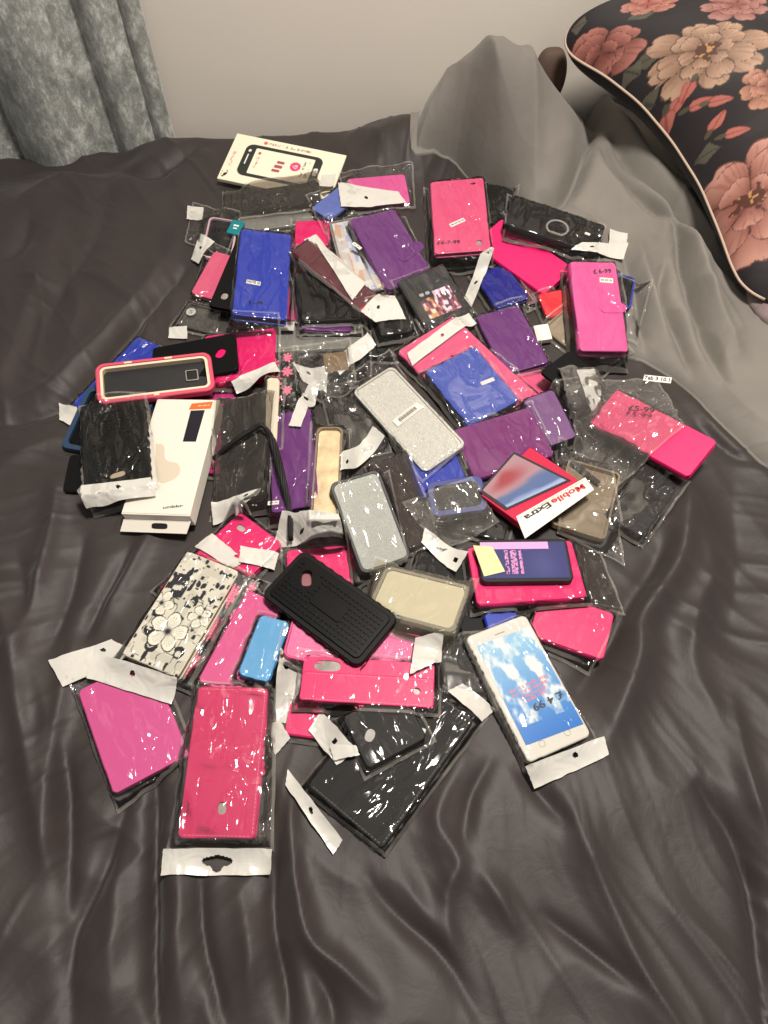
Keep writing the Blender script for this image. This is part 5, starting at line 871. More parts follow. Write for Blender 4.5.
def grid_faces(nx, ny, flip=False):
    idx = np.arange(nx * ny).reshape(ny, nx); a = (idx[:-1, :-1], idx[:-1, 1:], idx[1:, 1:], idx[1:, :-1])
    return np.stack(a[::-1] if flip else a, -1).reshape(-1, 4)
co = np.concatenate([(top - off).reshape(-1, 3), (bot - off).reshape(-1, 3)])
n0 = top.shape[0] * top.shape[1]
f = np.concatenate([grid_faces(top.shape[1], top.shape[0], True), grid_faces(top.shape[1], top.shape[0]) + n0])
me = grid_mesh('pillow_cover', co, f)
c = pillow_print(S, T).reshape(-1, 3); set_print(me, np.concatenate([c, flat(S, (30, 25, 28)).reshape(-1, 3)]))
new_obj('pillow_cover', me, pil, painted('printed_satin', .55, .3, .3, .1, 900), True)
bm = bmesh.new(); rim = [tuple(q - off) for q in ed[::6]]; tube(bm, rim, .0019); 
tube(bm, [tuple(q - off) for q in base[-1, ::10]], .0019)
o = bm_obj('piping', bm, pil, plain('pale_piping', (190, 168, 150), .6), True); o['label'] = 'pale pinkish beige piping'
# brown cushion corner behind the pillow and a mauve sheet beside it
def soft_block(name, c, size, rot, mat, label, cat, p=3.2):
    nu, nv = 40, 24; U, V = np.meshgrid(np.linspace(0, 2 * np.pi, nu), np.linspace(-np.pi / 2, np.pi / 2, nv))
    sg = lambda a, q: np.sign(a) * np.abs(a) ** q
    x = sg(np.cos(V), 2 / p) * sg(np.cos(U), 2 / p) * size[0]; y = sg(np.cos(V), 2 / p) * sg(np.sin(U), 2 / p) * size[1]; z = sg(np.sin(V), 1.0) * size[2] * (1 + .12 * vnoise(x * 12, y * 12, 3))
    o = wavy_grid(name, x, y, z, mat); o.location = c; o.rotation_euler = rot
    return tag(o, label, cat)
soft_block('cushion', (.255, 1.165, BED + .095), (.024, .018, .042), (0, 0, .05), plain('brown_cloth', (84, 66, 56), .8), 'small brown cushion corner squeezed between pillow and wall', 'cushion')
soft_block('folded_sheet', (.575, .70, BED + .035), (.11, .075, .022), (0, .05, -.9), plain('mauve_cloth', (132, 116, 116), .8, vary=.1), 'mauve folded sheet lying at the near corner of the floral pillow', 'bed sheet')

# ------------------------------------------------------------------ the pile
FLD = Field()
POSE = []
for I in ITEMS:
    X_ = np.array(I['ax'][0]); Y_ = np.array(I['ax'][1]); Z_ = np.cross(X_, Y_); R = np.stack([X_, Y_, Z_], 1); POSE.append((np.array(I['loc']), R))

def clamp_below(i, P):
    """keep sheets of item i beneath whatever lies on top of it"""
    z = P[..., 2]
    for j in range(i + 1, len(ITEMS)):
        c, R = POSE[j]; J = ITEMS[j]
        d = P[..., :2] - c[:2]
        if np.hypot(d[..., 0], d[..., 1]).min() > .13: continue
        zz = FLD.plane_z(P[..., 0], P[..., 1], c, R[:, 2])
        q = np.stack([P[..., 0] - c[0], P[..., 1] - c[1], zz - c[2]], -1) @ R
        m = (np.abs(q[..., 0]) < J['w'] / 2 + .001) & (np.abs(q[..., 1]) < J['l'] / 2 + .001)
        z = np.where(m, np.minimum(z, zz - .0008), z)
    P[..., 2] = z
    return P
def bil(q, nx, ny):
    U, V = np.meshgrid(np.linspace(0, 1, nx), np.linspace(0, 1, ny)); TL, TR, BR, BL = [np.array(a, float) for a in q]
    return U, V, ((1 - V)[..., None] * ((1 - U)[..., None] * BL + U[..., None] * BR) + V[..., None] * ((1 - U)[..., None] * TL + U[..., None] * TR))
def sheet(name, i, quad, root, mat, st, lift, crinkle, grow, blur, hole=None, hug=True, seed=0, own=None):
    q = [np.array(p, float) for p in quad]
    w = (np.linalg.norm(q[1] - q[0]) + np.linalg.norm(q[2] - q[3])) / 2; l = (np.linalg.norm(q[0] - q[3]) + np.linalg.norm(q[1] - q[2])) / 2
    nx = max(4, int(w / st)); ny = max(4, int(l / st))
    U, V, P = bil(q, nx, ny)
    # ragged outline
    rag = .0004
    P[..., 0] += rag * vnoise(U * 9, V * 9, seed + 1); P[..., 1] += rag * vnoise(U * 9, V * 9, seed + 2)
    env = FLD.envelope(q, grow, blur); e = FLD.sample(env, P[..., 0], P[..., 1]); h = FLD.sample(FLD.H, P[..., 0], P[..., 1])
    dist = np.minimum(np.minimum(U, 1 - U) * w, np.minimum(V, 1 - V) * l)
    k = np.clip(dist / .008, 0, 1) if hug else 1.0
    z = h + (e - h) * k + lift
    x, y = P[..., 0], P[..., 1]
    crk = crinkle
    if own is not None:
        c0, R0, w0, l0 = own; dq = (P - c0) @ R0; out_ = np.maximum(np.abs(dq[..., 0]) - w0 / 2, np.abs(dq[..., 1]) - l0 / 2); crk = crinkle * (1 + 2.2 * np.clip(out_ / .006, 0, 1))
    crinkle = crk
    z = z + crinkle * vnoise(x * 75 + 2 * vnoise(x * 25, y * 25, seed), y * 75, seed + 5) * .5 + crinkle * .5
    P[..., 2] = z; P = clamp_below(i, P)
    idx = np.arange(nx * ny).reshape(ny, nx); f = np.stack([idx[:-1, :-1], idx[:-1, 1:], idx[1:, 1:], idx[1:, :-1]], -1).reshape(-1, 4)
    if hole is not None:
        cu = (U[:-1, :-1] + U[1:, 1:]) / 2; cv = (V[:-1, :-1] + V[1:, 1:]) / 2
        if hole == 'euro':
            du = (cu - .5) * w; dv_ = (cv - .5) * l
            m = ((du / .0135) ** 2 + ((dv_ - .0005) / .0042) ** 2 < 1) | ((du / .0055) ** 2 + ((dv_ + .001) / .0068) ** 2 < 1)
        else:
            m = np.hypot((cu - hole[0]) * w, (cv - (1 - hole[1])) * l) < .0027
        f = f[~m.ravel()]
    Pw = P.copy(); Pw[..., 2] += BED
    M = root.matrix_basis.inverted() if False else ROOTM.inverted()
    A = np.array(M); L = Pw.reshape(-1, 3) @ A[:3, :3].T + A[:3, 3]
    me = grid_mesh(name, L, f)
    seam_faces = None
    if mat is not HEADER:
        g = np.zeros((ny - 1, nx - 1), int); g[0, :] = g[-1, :] = 1; g[:, 0] = g[:, -1] = 1; seam_faces = g.ravel()
    if mat is HEADER:      # opaque: later sheets lie over it
        ii = np.clip(((x - FLD.x0) / FLD.st).round().astype(int), 0, FLD.nx - 1); jj = np.clip(((y - FLD.y0) / FLD.st).round().astype(int), 0, FLD.ny - 1)
        FLD.H[jj, ii] = np.maximum(FLD.H[jj, ii], P[..., 2])
    o = new_obj(name, me, root, mat, True)
    if seam_faces is not None:
        me.materials.append(SEAM); me.polygons.foreach_set('material_index', seam_faces.astype(np.int32)); me.update()
    return o

def stitch_line(w, l, ins, z, root, col):
    bm = bmesh.new()
    for (x0, y0, x1, y1) in ((-w / 2 + ins, -l / 2 + ins, w / 2 - ins, -l / 2 + ins), (w / 2 - ins, -l / 2 + ins, w / 2 - ins, l / 2 - ins), (w / 2 - ins, l / 2 - ins, -w / 2 + ins, l / 2 - ins)):
        L = math.hypot(x1 - x0, y1 - y0); n = int(L / .0034); an = math.atan2(y1 - y0, x1 - x0)
        for k in range(1, n):
            t = k / n; blk(bm, x0 + (x1 - x0) * t, y0 + (y1 - y0) * t, z + .00015, .0021, .0006, .0003, an)
    bm_obj('stitching', bm, root, col)

def wallet(I, root, w, l, t, m, tablet=False):
    r = .0055 if not tablet else .005; lw = l >= w
    holes = []; big = I.get('big')
    for d in I.get('deco', []):
        if d[0] == 'oval' and abs(d[1][0]) < w / 2 - .003 and abs(d[1][1]) < l / 2 - .003:
            rx = min(d[2], 9) / 1000; ry = min(d[3], 9) / 1000
            rx, ry = rx * .9, ry * .9
            lim = min(w / 2 - abs(d[1][0]), l / 2 - abs(d[1][1])) - .0012
            if max(rx, ry) > lim: s = lim / max(rx, ry); rx, ry = rx * s, ry * s
            holes.append((ell(d[1][0], d[1][1], rx, ry, math.radians(d[5]) if len(d) > 5 else 0, p=2.4), d[1], max(rx, ry), d[4]))
    tb = t * .26
    bm = bmesh.new(); plate(bm, w, l, r, 0, tb, .0007); bm_obj('back_cover', bm, root, m, False)
    if not tablet or t > .007:
        bm = bmesh.new(); ox = .001 if lw else 0; oy = 0 if lw else .001
        plate(bm, w - .007, l - .007, r * .8, tb, t - tb, .0008); bm_obj('inner_shell', bm, root, plain('inner_shell_dark', (38, 36, 38), .4) if I['col'] not in ('ivory',) else plain('inner_shell_cream', (200, 180, 140), .5))
    bm = bmesh.new(); plate(bm, w, l, r, t - tb, t, .0008, holes=[h[0] for h in holes])
    art = I.get('art')
    fc = bm_obj('front_cover', bm, root, m)
    bm = bmesh.new()
    # rounded spine along one long edge
    L = (l if lw else w) - .006; n = 10
    for sgn_rings in (0,):
        prof = []
        for k in range(n + 1):
            a = math.pi / 2 + math.pi * k / n; prof.append((-(w if lw else l) / 2 + .0016 + .0028 * math.cos(a), t / 2 + t / 2 * math.sin(a) * .999))
        A = [bm.verts.new((x, -L / 2, z) if lw else (-L / 2, x, z)) for x, z in prof]; B = [bm.verts.new((x, L / 2, z) if lw else (L / 2, x, z)) for x, z in prof]
        for k in range(n): bm.faces.new((A[k], A[k + 1], B[k + 1], B[k]))
        bm.faces.new((A[0], B[0], B[-1], A[-1])); bm.faces.new(A[::-1]); bm.faces.new(B)
    bmesh.ops.recalc_face_normals(bm, faces=bm.faces)
    bm_obj('spine', bm, root, m, False)
    for pts, c, rad, col in holes:
        bm = bmesh.new(); rr_ = rad + .0008
        prism(bm, ell(c[0], c[1], rr_, rr_), t - tb - .0001, t - tb + .0004)
        cm_ = {'foil': FOIL, 'beige': BEIGE, 'rose': plain('window_rose', (140, 84, 92), .5)}.get(col) or case_mat(col)
        bm_obj('camera_window', bm, root, cm_)
    if I.get('strap'):
        a, b = I['strap']; bm = bmesh.new()
        if I.get('tab'):
            a = np.array(a); b = np.array(b); u = (b - a) / np.linalg.norm(b - a); capsule(bm, tuple(a + u * .007), tuple(b), .0085, t, t + .0009)
        else:
            a = np.array(a); b = np.array(b); u = (b - a) / np.linalg.norm(b - a); capsule(bm, tuple(a + u * .008), tuple(b - u * .006), .008, t, t + .0006)
        bm_obj('clasp_tab', bm, root, m)
    if I.get('tabr'):
        a, b = I['tabr']; bm = bmesh.new(); capsule(bm, (w / 2 - .004, a[1]), (w / 2 - .0035, a[1] + .0001), .0075, t * .3, t * .3 + .0015); bm_obj('clasp_tab', bm, root, m)
    if I.get('stitch'):
        stitch_line(w, l, .0026, t, root, plain('thread_pink', (244, 130, 160), .6) if 'hot' in I['col'] else plain('thread_dark', (92, 90, 88), .6))
    if art in ('floral', 'roses'):
        fn = (art_floral if art == 'floral' else art_roses)(w / l if art == 'floral' else .5)
        panel('printed_front', w - .0022, l - .0022, t + .0003, fn, root, painted('printed_leatherette', .38, .5), step=.0007)
    if I.get('endcol'):
        bm = bmesh.new(); plate(bm, .014, l + .001, .003, -.0003, t + .0006, .0006, cx=w / 2 - .0055); o = bm_obj('end_cap', bm, root, leather('red', CASE_COLS['red'])); o['label'] = 'bright red end'

def gel(I, root, w, l, t):
    c = I['col']; rim = I.get('rim', .0025); core = I.get('core')
    rm = {'silverclear': CLEAR['clear'], 'clear_rim': CLEAR['clear'], 'goldclear': CLEAR['tan_clear']}.get(c) or case_mat(c, 'rubber')
    if c == 'silverclear': rm = glitter('silver_glitter_rim', (150, 150, 142), (206, 204, 196), .35)
    bm = bmesh.new(); plate(bm, w, l, .008, 0, .0014, .0004); bm_obj('back_panel', bm, root, rm)
    bm = bmesh.new(); plate(bm, w, l, .008, .0013, t, .0006, holes=[rr(w - 2 * rim, l - 2 * rim, .0065)]); bm_obj('rim', bm, root, rm)
    cmat = {'glitter': glitter('silver_glitter', (168, 166, 156), (214, 212, 202)), 'glitter_grey': glitter('grey_glitter', (140, 142, 136), (172, 174, 166)),
            'pink_glitter': glitter('pink_glitter', (208, 60, 124), (236, 120, 170)), 'foam': plain('white_foam', (206, 202, 186), .9, .1, .4, 500),
            'ivory': plain('insert_ivory', (220, 196, 156), .5, vary=.12), 'black_gloss': plain('black_gloss', (20, 20, 24), .12)}.get(core) or case_mat(core)
    zt = t - (.0008 if core in ('glitter', 'glitter_grey', 'pink_glitter', 'foam') else t * .5)
    bm = bmesh.new(); g = .0005; plate(bm, w - 2 * rim - g, l - 2 * rim - g, .0062, .0015, zt, .0005); bm_obj('foam_insert' if core in ('foam', 'glitter_grey') else 'inner_panel', bm, root, cmat)

def clear_case(I, root, w, l, t):
    m = CLEAR[I['col']]
    bm = bmesh.new(); plate(bm, w, l, .006, 0, .0013, .0004); bm_obj('back_panel', bm, root, m)
    bm = bmesh.new(); plate(bm, w, l, .006, .0012, t, .0005, holes=[rr(w - .005, l - .005, .0045)]); bm_obj('rim', bm, root, m)
    if I.get('art') == 'pastel':
        panel('printed_liner', w - .008, l - .008, .0022, art_pastel, root, painted('print_soft', .5))

def bumper(I, root, w, l, t):
    m = plain('rose_rubber', CASE_COLS['rose'] and (206, 78, 104), .5, .4)
    cr = plain('cream_inner', (226, 208, 178), .5)
    bm = bmesh.new(); plate(bm, w, l, .011, 0, t, .0018, holes=[rr(w - .009, l - .009, .008)]); bm_obj('outer_rim', bm, root, m)
    bm = bmesh.new(); plate(bm, w - .0092, l - .0092, .008, .0006, t - .0012, .0008, holes=[rr(w - .0165, l - .0165, .005)]); o = bm_obj('inner_rim', bm, root, cr); o['label'] = 'cream inner rim'
    bm = bmesh.new(); plate(bm, w - .0095, l - .0095, .007, .0006, .0034, .0003); o = bm_obj('back_panel', bm, root, plain('smooth_black_panel', (24, 25, 27), .5, vary=.08)); o['label'] = 'plain black back'
    bm = bmesh.new(); cx = w / 2 - .026; plate(bm, .0155, .0165, .002, .0034, .0052, .0003, cx=cx, cy=.001, holes=[[(cx + a, .001 + b) for a, b in rr(.0125, .0135, .0015)]]); o = bm_obj('camera_ring', bm, root, plain('chrome', (190, 188, 184), .2, metal=1))
    bm = bmesh.new(); plate(bm, .012, .013, .0015, .0033, .0045, .0002, cx=cx, cy=.001); bm_obj('camera_glass', bm, root, plain('black_gloss', (20, 20, 24), .12))
    for px_ in (0.0, .018, -.03):
        bm = bmesh.new(); blk(bm, px_, (l / 2 - .0036) if px_ else (-l / 2 + .0028), t, .009 if px_ else .006, .0022, .0014); bm_obj('side_button', bm, root, cr)

def rugged(I, root, w, l, t, studs):
    m = plain('black_rubber', (7, 7, 8), .5, .16, .3, 500); hard = plain('black_hard', (5, 5, 6), .3, .2)
    hole = None
    for d in I['deco']:
        if d[0] == 'oval': hole = d
    rot = math.radians(hole[5]) if len(hole) > 5 else 0
    lim = min(w / 2 - abs(hole[1][0]), l / 2 - abs(hole[1][1])) - .004
    hx0 = float(np.clip(hole[1][0], -w / 2 + .014, w / 2 - .014)); hy0 = float(np.clip(hole[1][1], -l / 2 + .014, l / 2 - .014)); hole = list(hole); hole[1] = (hx0, hy0)
    H = ell(hx0, hy0, .0095, .0058, rot, p=3.2, n=24)
    bm = bmesh.new(); plate(bm, w, l, .009, 0, t * .72, .0012, holes=[H])
    for s in (-1, 1):
        n = 9
        for k in range(n):
            if l >= w: blk(bm, s * (w / 2 - .0005), -l / 2 + .014 + (l - .028) * k / (n - 1), t * .36, .0024, .0052, t * .5)
            else: blk(bm, -w / 2 + .014 + (w - .028) * k / (n - 1), s * (l / 2 - .0005), t * .36, .0052, .0024, t * .5)
    bm_obj('outer_shell', bm, root, m)
    bm = bmesh.new(); plate(bm, w - .011, l - .011, .006, t * .70, t * .86, .0008, holes=[H]); bm_obj('hard_plate', bm, root, hard)
    bm = bmesh.new(); hx, hy = hole[1]
    pitch = .0052; nx = int((w - .018) / pitch); ny = int((l - .018) / pitch)
    for i in range(nx):
        for j in range(ny):
            x = (i - (nx - 1) / 2) * pitch; y = (j - (ny - 1) / 2) * pitch
            if math.hypot(x - hx, y - hy) < .0145: continue
            mid = (abs(x) < w * .16 and abs(y) < l * .16)
            if mid: continue
            blk(bm, x, y, t * .90, .0038, .0038, t * .12, .0 if studs else .78)
    bm_obj('raised_grip', bm, root, hard)
    bm = bmesh.new(); 
    if l >= w: plate(bm, w * .30, l * .30, .002, t * .85, t * .97, .0004)
    else: plate(bm, w * .30, l * .30, .002, t * .85, t * .97, .0004)
    bm_obj('kickstand', bm, root, hard)
    bm = bmesh.new(); prism(bm, ell(hx, hy, .0125, .0125, p=2), .0004, .0016)
    bm_obj('camera_window', bm, root, BEIGE if hole[4] == 'beige' else plain('window_rose', (140, 84, 92), .5))
    if studs:
        for s in (-.22, .12):
            bm = bmesh.new(); blk(bm, w / 2 * .98 if w > l else s * w, s * l if w > l else -l / 2 * .985, t * .45, .0016 if w > l else .008, .008 if w > l else .0016, t * .3); bm_obj('port_slot', bm, root, plain('port_grey', (150, 146, 138), .4))

def quad_plate(name, q, z0, z1, root, mat):
    bm = bmesh.new(); prism(bm, [tuple(p) for p in q], z0, z1); return bm_obj(name, bm, root, mat)

def faint_line(name, a, b, h, z, parent, mat):
    """a row of tiny upright strokes, print too small to read"""
    a = np.array(a); b = np.array(b); L = np.linalg.norm(b - a); u = (b - a) / L; n = int(max(3, L / .0011)); bm = bmesh.new(); an = math.atan2(u[1], u[0])
    for k in range(n):
        if k % 5 == 4: continue
        c = a + (b - a) * (k + .5) / n; blk(bm, c[0], c[1], z + .0001, L / n * .55, h * (.7 + .3 * ((k * 7) % 3) / 2), .0002, an)
    return bm_obj(name, bm, parent, mat)

def decorate(I, root, w, l, t):
    for d in I.get('deco', []):
        k = d[0]
        if k == 'sticker':
            a, b = np.array(d[1]), np.array(d[2]); h = d[3] / 1000; u = (b - a) / np.linalg.norm(b - a); n = np.array([-u[1], u[0]])
            z0 = t + d[5] if len(d) > 5 else t
            stk = quad_plate('sticker', [a + n * h / 2, b + n * h / 2, b - n * h / 2, a - n * h / 2], z0, z0 + .0005, root, LABELWHITE)
            if d[4] == '~': faint_line('sticker_print', a + u * .0015, b - u * .0015, h * .4, z0 + .0005, stk, INK)
            elif d[4]: text_mesh('sticker_text', d[4], a + u * .001, b - u * .001, d[3] * .62, z0 + .0005, stk, INK, .03)
        elif k == 'barcode':
            a, b = np.array(d[1]), np.array(d[2]); h = d[3] / 1000; L = np.linalg.norm(b - a); u = (b - a) / L; n = np.array([-u[1], u[0]])
            stk = quad_plate('sticker', [a + n * h / 2, b + n * h / 2, b - n * h / 2, a - n * h / 2], t, t + .0005, root, LABELWHITE)
            bm = bmesh.new(); x = .16 * L; k2 = 0
            while x < L * .84:
                ww = (.0004, .0008, .0006, .0011)[k2 % 4]; c = a + u * (x + ww / 2) + n * h * .02
                blk(bm, c[0], c[1], t + .0006, ww, h * .42, .0003, math.atan2(u[1], u[0])); x += ww + (.0006, .0004, .0008)[k2 % 3]; k2 += 1
            bm_obj('barcode', bm, stk, INK)
            faint_line('sticker_print', a + u * .2 * L + n * h * .34, a + u * .8 * L + n * h * .34, .0008, t + .0005, stk, INK)
            faint_line('sticker_print', a + u * .15 * L - n * h * .34, a + u * .85 * L - n * h * .34, .0007, t + .0005, stk, INK)
        elif k in ('ink', 'inkw'):
            text_mesh('price_writing', d[4], d[1], d[2], d[3], t + (.0008 if k == 'inkw' else .0001), root, INK, .02)
        elif k == 'ink2':
            text_mesh('price_writing', d[4], d[1], d[2], d[3], t + .011, root, INK, .02)
        elif k == 'logo':
            bm = bmesh.new(); prism(bm, ell(d[1][0], d[1][1], d[2] / 1000, d[2] / 1000, p=2), t, t + .0005); bm_obj('round_sticker', bm, root, plain('logo_grey', (186, 184, 178), .5))
            text_mesh('sticker_text', 'S', (d[1][0] - .0025, d[1][1]), (d[1][0] + .0025, d[1][1]), 6, t + .0005, root, plain('logo_ink', (110, 108, 104), .5))
        elif k == 'ring':
            bm = bmesh.new(); n = 26; R_ = d[2] / 1000
            pts = [(d[1][0] + R_ * math.cos(a) * .92, d[1][1] + R_ * math.sin(a), t + .0016) for a in [math.radians(-60 + 300 * q / n) for q in range(n + 1)]]
            tube(bm, pts, .0017); o = bm_obj('ring_holder', bm, root, plain('ring_grey', (136, 134, 128), .4), True); o['label'] = 'grey ring holder'
            quad_plate('ring_foot', [(d[1][0] + a, d[1][1] - R_ * .75 + b) for a, b in ((-.007, -.002), (.007, -.002), (.007, .002), (-.007, .002))], t, t + .002, root, plain('ring_grey', (136, 134, 128), .4))
        elif k == 'dots':
            bm = bmesh.new()
            for q in range(3): prism(bm, ell(d[1][0], d[1][1] - .004 + q * .004, .0009, .0009, p=2), t, t + .0004)
            bm_obj('pin_dots', bm, root, LABELWHITE if I['kind'] == 'wallet' else BEIGE)
        elif k == 'slot':
            bm = bmesh.new(); capsule(bm, d[1], d[2], d[3] / 1000 * .8, t - .0002, t + .0006); bm_obj('dark_strip', bm, root, INK)
        elif k == 'oval' and I['kind'] not in ('wallet', 'tablet', 'rugged', 'rugged2'):
            pass

N_IT = len(ITEMS)
for i, I in enumerate(ITEMS):
    loc, R = POSE[i]; w, l, t = I['w'], I['l'], I['th']; kind = I['kind']
    root = bpy.data.objects.new(I['name'], None); COL.objects.link(root)
    ROOTM = Matrix([[R[0][0], R[0][1], R[0][2], loc[0]], [R[1][0], R[1][1], R[1][2], loc[1]], [R[2][0], R[2][1], R[2][2], loc[2] + BED], [0, 0, 0, 1]])
    root.matrix_world = ROOTM
    root.empty_display_size = .02
    tag(root, I['label'], I['cat'])
    c = I['col']
    if kind in ('wallet', 'tablet'): wallet(I, root, w, l, t, case_mat(c), kind == 'tablet')
    elif kind == 'gel': gel(I, root, w, l, t)
    elif kind == 'clear': clear_case(I, root, w, l, t)
    elif kind == 'bumper': bumper(I, root, w, l, t)
    elif kind == 'rugged': rugged(I, root, w, l, t, False)
    elif kind == 'rugged2': rugged(I, root, w, l, t, True)
    elif kind == 'card':
        bm = bmesh.new(); plate(bm, w, l, .0012, 0, t, .0004); bm_obj('card_body', bm, root, case_mat(c, 'paper'))
        if I.get('art') == 'card1': panel('printed_front', w - .001, l - .001, t + .0002, art_card, root, painted('printed_card', .45), step=.0009)
        else:
            bm = bmesh.new(); blk(bm, 0, l * .12, t + .0001, w * .42, l * .10, .0002); blk(bm, 0, -l * .08, t + .0001, w * .30, l * .08, .0002); bm_obj('printed_mark', bm, root, LABELWHITE)
    elif kind == 'box':
        bm = bmesh.new(); plate(bm, w, l, .0012, 0, t, .0004); bm_obj('box_body', bm, root, case_mat(c, 'paper'))
        if I.get('art') == 'whitebox':
            bm = bmesh.new(); plate(bm, w - .003, l - .003, .001, t, t + .0006, .0002); bm_obj('lid_panel', bm, root, case_mat(c, 'paper'))
            z = t + .0006
            for nm, q in I['prints']:
                if nm == 'orange':
                    quad_plate('orange_tag', q, z, z + .0003, root, plain('orange_print', (232, 106, 40), .5))
                    qa = np.array(q); a = (qa[0] + qa[3]) / 2; b = (qa[1] + qa[2]) / 2
                    faint_line('tag_print', a + (b - a) * .35, b - (b - a) * .1, .0016, z + .0003, root, LABELWHITE)
                else:
                    quad_plate('phone_picture', q, z, z + .0003, root, plain('black_print', (26, 24, 34), .35))
            bean = [(p[0], p[1]) for p in smooth_line([tuple(p) for p in I['bean']] + [tuple(I['bean'][0])], 4)[:-1]]
            quad_plate('bean_print', bean, z, z + .0002, root, plain('bean_beige', (206, 194, 174), .55))
            for s_, a, b, h, cc in I['texts']: text_mesh('brand_text', s_, a, b, h, z, root, INKS[cc], .015)
            # opened end flap with a black hang slot
            e = [np.array(p) for p in I['endflap']]
            y0 = -l / 2; fl_ = -min(.013, max(.007, y0 - min(p[1] for p in e)))
            bm = bmesh.new()
            V_ = [(-w / 2 - .001, y0, .010), (w / 2 - .002, y0, .010), (w / 2 - .006, y0 + fl_, .004), (-w / 2 - .004, y0 + fl_, .004)]
            a_ = [bm.verts.new(q) for q in V_]; b_2 = [bm.verts.new((q[0], q[1], q[2] - .0008)) for q in V_]
            bm.faces.new(a_[::-1]); bm.faces.new(b_2)
            for k in range(4): bm.faces.new((a_[k], a_[(k + 1) % 4], b_2[(k + 1) % 4], b_2[k]))
            bmesh.ops.recalc_face_normals(bm, faces=bm.faces)
            bm_obj('end_flap', bm, root, case_mat(c, 'paper'))
            bm = bmesh.new(); prism(bm, ell(.002, 0, .009, .0028, p=4), 0, .0006)
            for v_ in bm.verts: v_.co = Vector((v_.co.x, y0 + fl_ * .5 + v_.co.y, .0072 + v_.co.z + v_.co.y * -6 / (fl_ * 1000)))
            bm_obj('hang_slot', bm, root, INK)
    elif kind == 'girls':
        bm = bmesh.new(); plate(bm, w, l, .006, 0, t, .0008); bm_obj('tray', bm, root, case_mat('black', 'rubber'))
        panel('printed_front', w - .009, l - .008, t + .0003, art_girls, root, painted('printed_card', .45), step=.0008)
    elif kind == 'mobile':
        m = case_mat(c, 'paper'); bm = bmesh.new(); plate(bm, w, l, .002, 0, t, .0006); bm_obj('box_body', bm, root, m)
        q = [np.array(p) for p in I['win']]; cen = sum(q) / 4
        quad_plate('screen_frame', [cen + (p - cen) * 1.10 for p in q], t, t + .0012, root, plain('black_print', (26, 24, 34), .35))
        panel('screen_picture', np.linalg.norm(q[1] - q[0]), np.linalg.norm(q[0] - q[3]), t + .0015, art_sunset, root, painted('gloss_print', .2), quad=q)
        f = [np.array(p) for p in I['flap']]; f = [f[0], f[1], f[2] + (f[2] - f[1]) * .1, f[3] + (f[3] - f[0]) * .1]
        t_box = t; t = t + .0012
        quad_plate('hang_flap', f, t - .001, t, root, plain('white_card', (228, 222, 210), .5))
        for s_, a, b, h, cc in I['texts']: text_mesh('brand_text', s_, a, b, h, t, root, INKS[cc], .03)
        a = f[0] * .9 + f[3] * .1; b = f[1] * .9 + f[2] * .1
        text_mesh('small_print', 'Mobile Phone Accessories', b + (a - b) * .05, b + (a - b) * .8, 1.1, t, root, INK); t = t_box
    elif kind == 'dummy':
        bm = bmesh.new(); plate(bm, w, l, .006, 0, t, .001); bm_obj('phone_body', bm, root, case_mat('black', 'rubber'))
        panel('screen_print', w - .006, l - .008, t + .0003, art_navy, root, painted('gloss_print', .2), step=.0006)
        q = [np.array(p) for p in I['strip']]; quad_plate('paper_strip', q, t + .0008, t + .0012, root, plain('yellow_paper', (216, 204, 154), .6))
    elif kind == 'dummy2':
        bm = bmesh.new(); plate(bm, w, l, .006, 0, t, .0014); bm_obj('phone_body', bm, root, case_mat(c, 'rubber'))
        q = [np.array(p) for p in I['screen']]
        panel('screen_print', np.linalg.norm(q[1] - q[0]), np.linalg.norm(q[0] - q[3]), t + .0004, art_sky, root, painted('gloss_print', .2), quad=q, step=.0006)
        bm = bmesh.new()
        for sx in (-.2, .2): tube(bm, [(sx * w + .003 * math.cos(a), -l / 2 + .011 + .003 * math.sin(a), t + .0001) for a in np.linspace(0, 2 * math.pi, 17)], .0002, 4)
        blk(bm, 0, l / 2 - .009, t + .0001, .011, .0012, .0002)
        bm_obj('phone_buttons', bm, root, plain('button_grey', (150, 146, 138), .4))
    elif kind == 'openwallet':
        m = case_mat(c)
        bm = bmesh.new(); hx = ell(-w / 2 + .024, l / 2 - .0085, .013, .0055, p=3)
        plate(bm, w, l, .004, 0, t * .5, .0006, holes=[hx]); bm_obj('back_cover', bm, root, m)
        bm = bmesh.new(); prism(bm, ell(-w / 2 + .024, l / 2 - .0085, .0137, .0062, p=3), .0005, t * .3); bm_obj('camera_window', bm, root, FOIL)
        h0 = I['hole']; sw, sl = w - .001, l * .64; cy_ = -l / 2 + sl / 2
        hh = ell(h0[0], max(min(h0[1], cy_ + sl / 2 - .006), cy_ - sl / 2 + .006), .0034, .0034, p=2)
        bm = bmesh.new(); plate(bm, sw, sl, .004, t * .5, t, .0007, cy=cy_, holes=[hh]); bm_obj('front_cover', bm, root, m)
        bm = bmesh.new(); prism(bm, ell(h0[0], h0[1], .004, .004, p=2), t * .5 - .0001, t * .5 + .0004); bm_obj('camera_window', bm, root, FOIL)
        bm = bmesh.new(); capsule(bm, (-.006, -l / 2), (.010, -l / 2), .005, t * .3, t * .3 + .0014); bm_obj('clasp_tab', bm, root, m)
        bm = bmesh.new()
        n = int(sw / .0034)
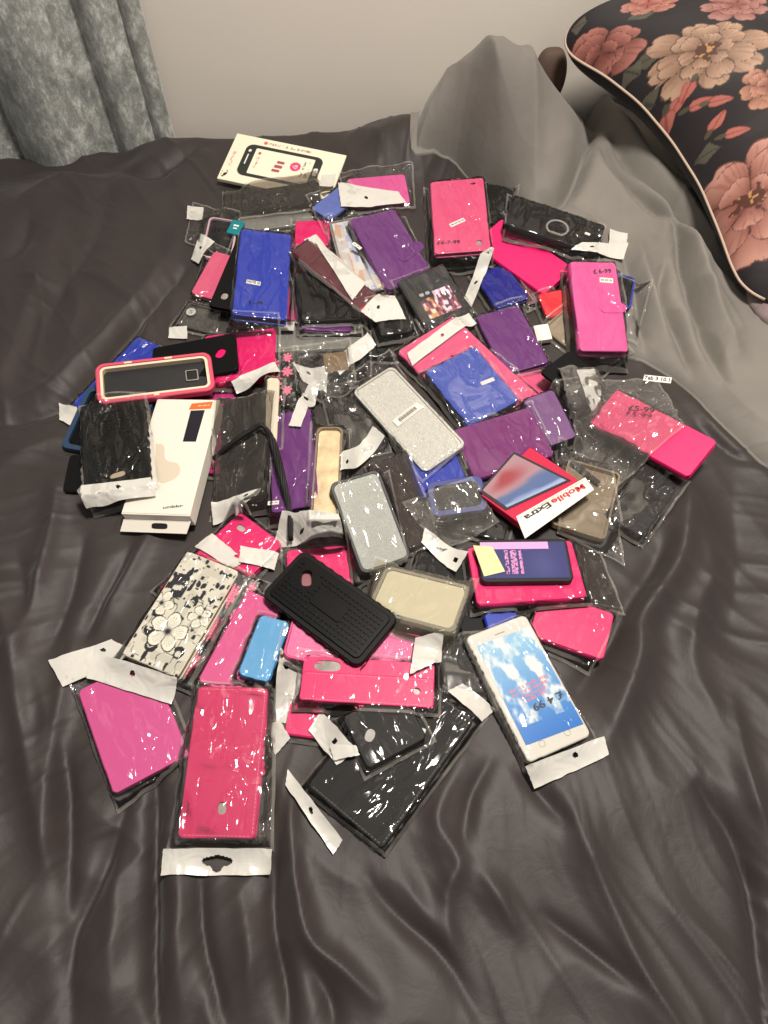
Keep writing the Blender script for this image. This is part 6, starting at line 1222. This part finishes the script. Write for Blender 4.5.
        for yy in (cy_ - sl / 2 + .002, cy_ + sl / 2 - .002):
            for k in range(2, n - 1): blk(bm, -sw / 2 + k * .0034, yy, t + .0001, .002, .0005, .0003)
        bm_obj('stitching', bm, root, plain('thread_pink', (244, 130, 160), .6))
    decorate(I, root, w, l, t)
    if kind != 'film': FLD.add(loc, R, w, l, t + .0006, .002)
    # film bag and its white header
    bg = I.get('bag')
    if bg:
        if bg == 1:
            mg = .007; bg = [(-w / 2 - mg, l / 2 + mg), (w / 2 + mg, l / 2 + mg), (w / 2 + mg, -l / 2 - mg), (-w / 2 - mg, -l / 2 - mg)]
        q = [loc + R @ np.array([p[0], p[1], t]) for p in bg]
        mt = FILM_TORN if I.get('torn') else FILM_SHINY if I.get('shiny') else {'smoke': FILM_SMOKE, 'yellow': FILM_YELLOW}.get(I.get('bagtint'), FILM)
        bag_o = sheet('clear_bag', i, q, root, mt, .0026, .0010, (.0012 if not I.get('shiny') else .002) * (1.7 if I.get('torn') else 1), 2, 3, seed=i * 7, own=(loc, R, w, l))
    if not bg: bag_o = None
    for k, (q, hole) in enumerate(I.get('hdr', [])):
        o = sheet('bag_header', i, q, root, HEADER, .0008 if hole == 'euro' else .0011, .0016, .0007, 3, 9, hole=hole, hug=False, seed=i * 7 + 3 + k)
        if bag_o is not None: o.parent = bag_o
    if I.get('tassel'):
        M = ROOTM.inverted(); P = [M @ Vector((p[0], p[1], p[2] + BED + .013)) for p in smooth_line([tuple(a) for a in I['tassel']], 5)] if len(I['tassel'][0]) == 3 else []
        n = len(P); k0 = int(n * .42)
        strap_m = plain('black_webbing', (20, 19, 19), .6, .4, .8, 600)
        bm = bmesh.new(); tube(bm, P[:k0 + 1], .0030); bm_obj('wrist_strap', bm, root, strap_m, True)
        for s in range(7):
            bm = bmesh.new()
            tube(bm, [P[q] + Vector(((.0036) * math.cos(s * .9 + q * .5) * min(1, (q - k0) / 4) * (1 - .5 * (q - k0) / (n - k0)), 0, .0024 * math.sin(s * .9 + q * .5))) for q in range(k0, n)], [.0020 * (1 - .5 * (q - k0) / (n - k0)) for q in range(k0, n)])
            bm_obj('tassel_strand', bm, root, strap_m, True)
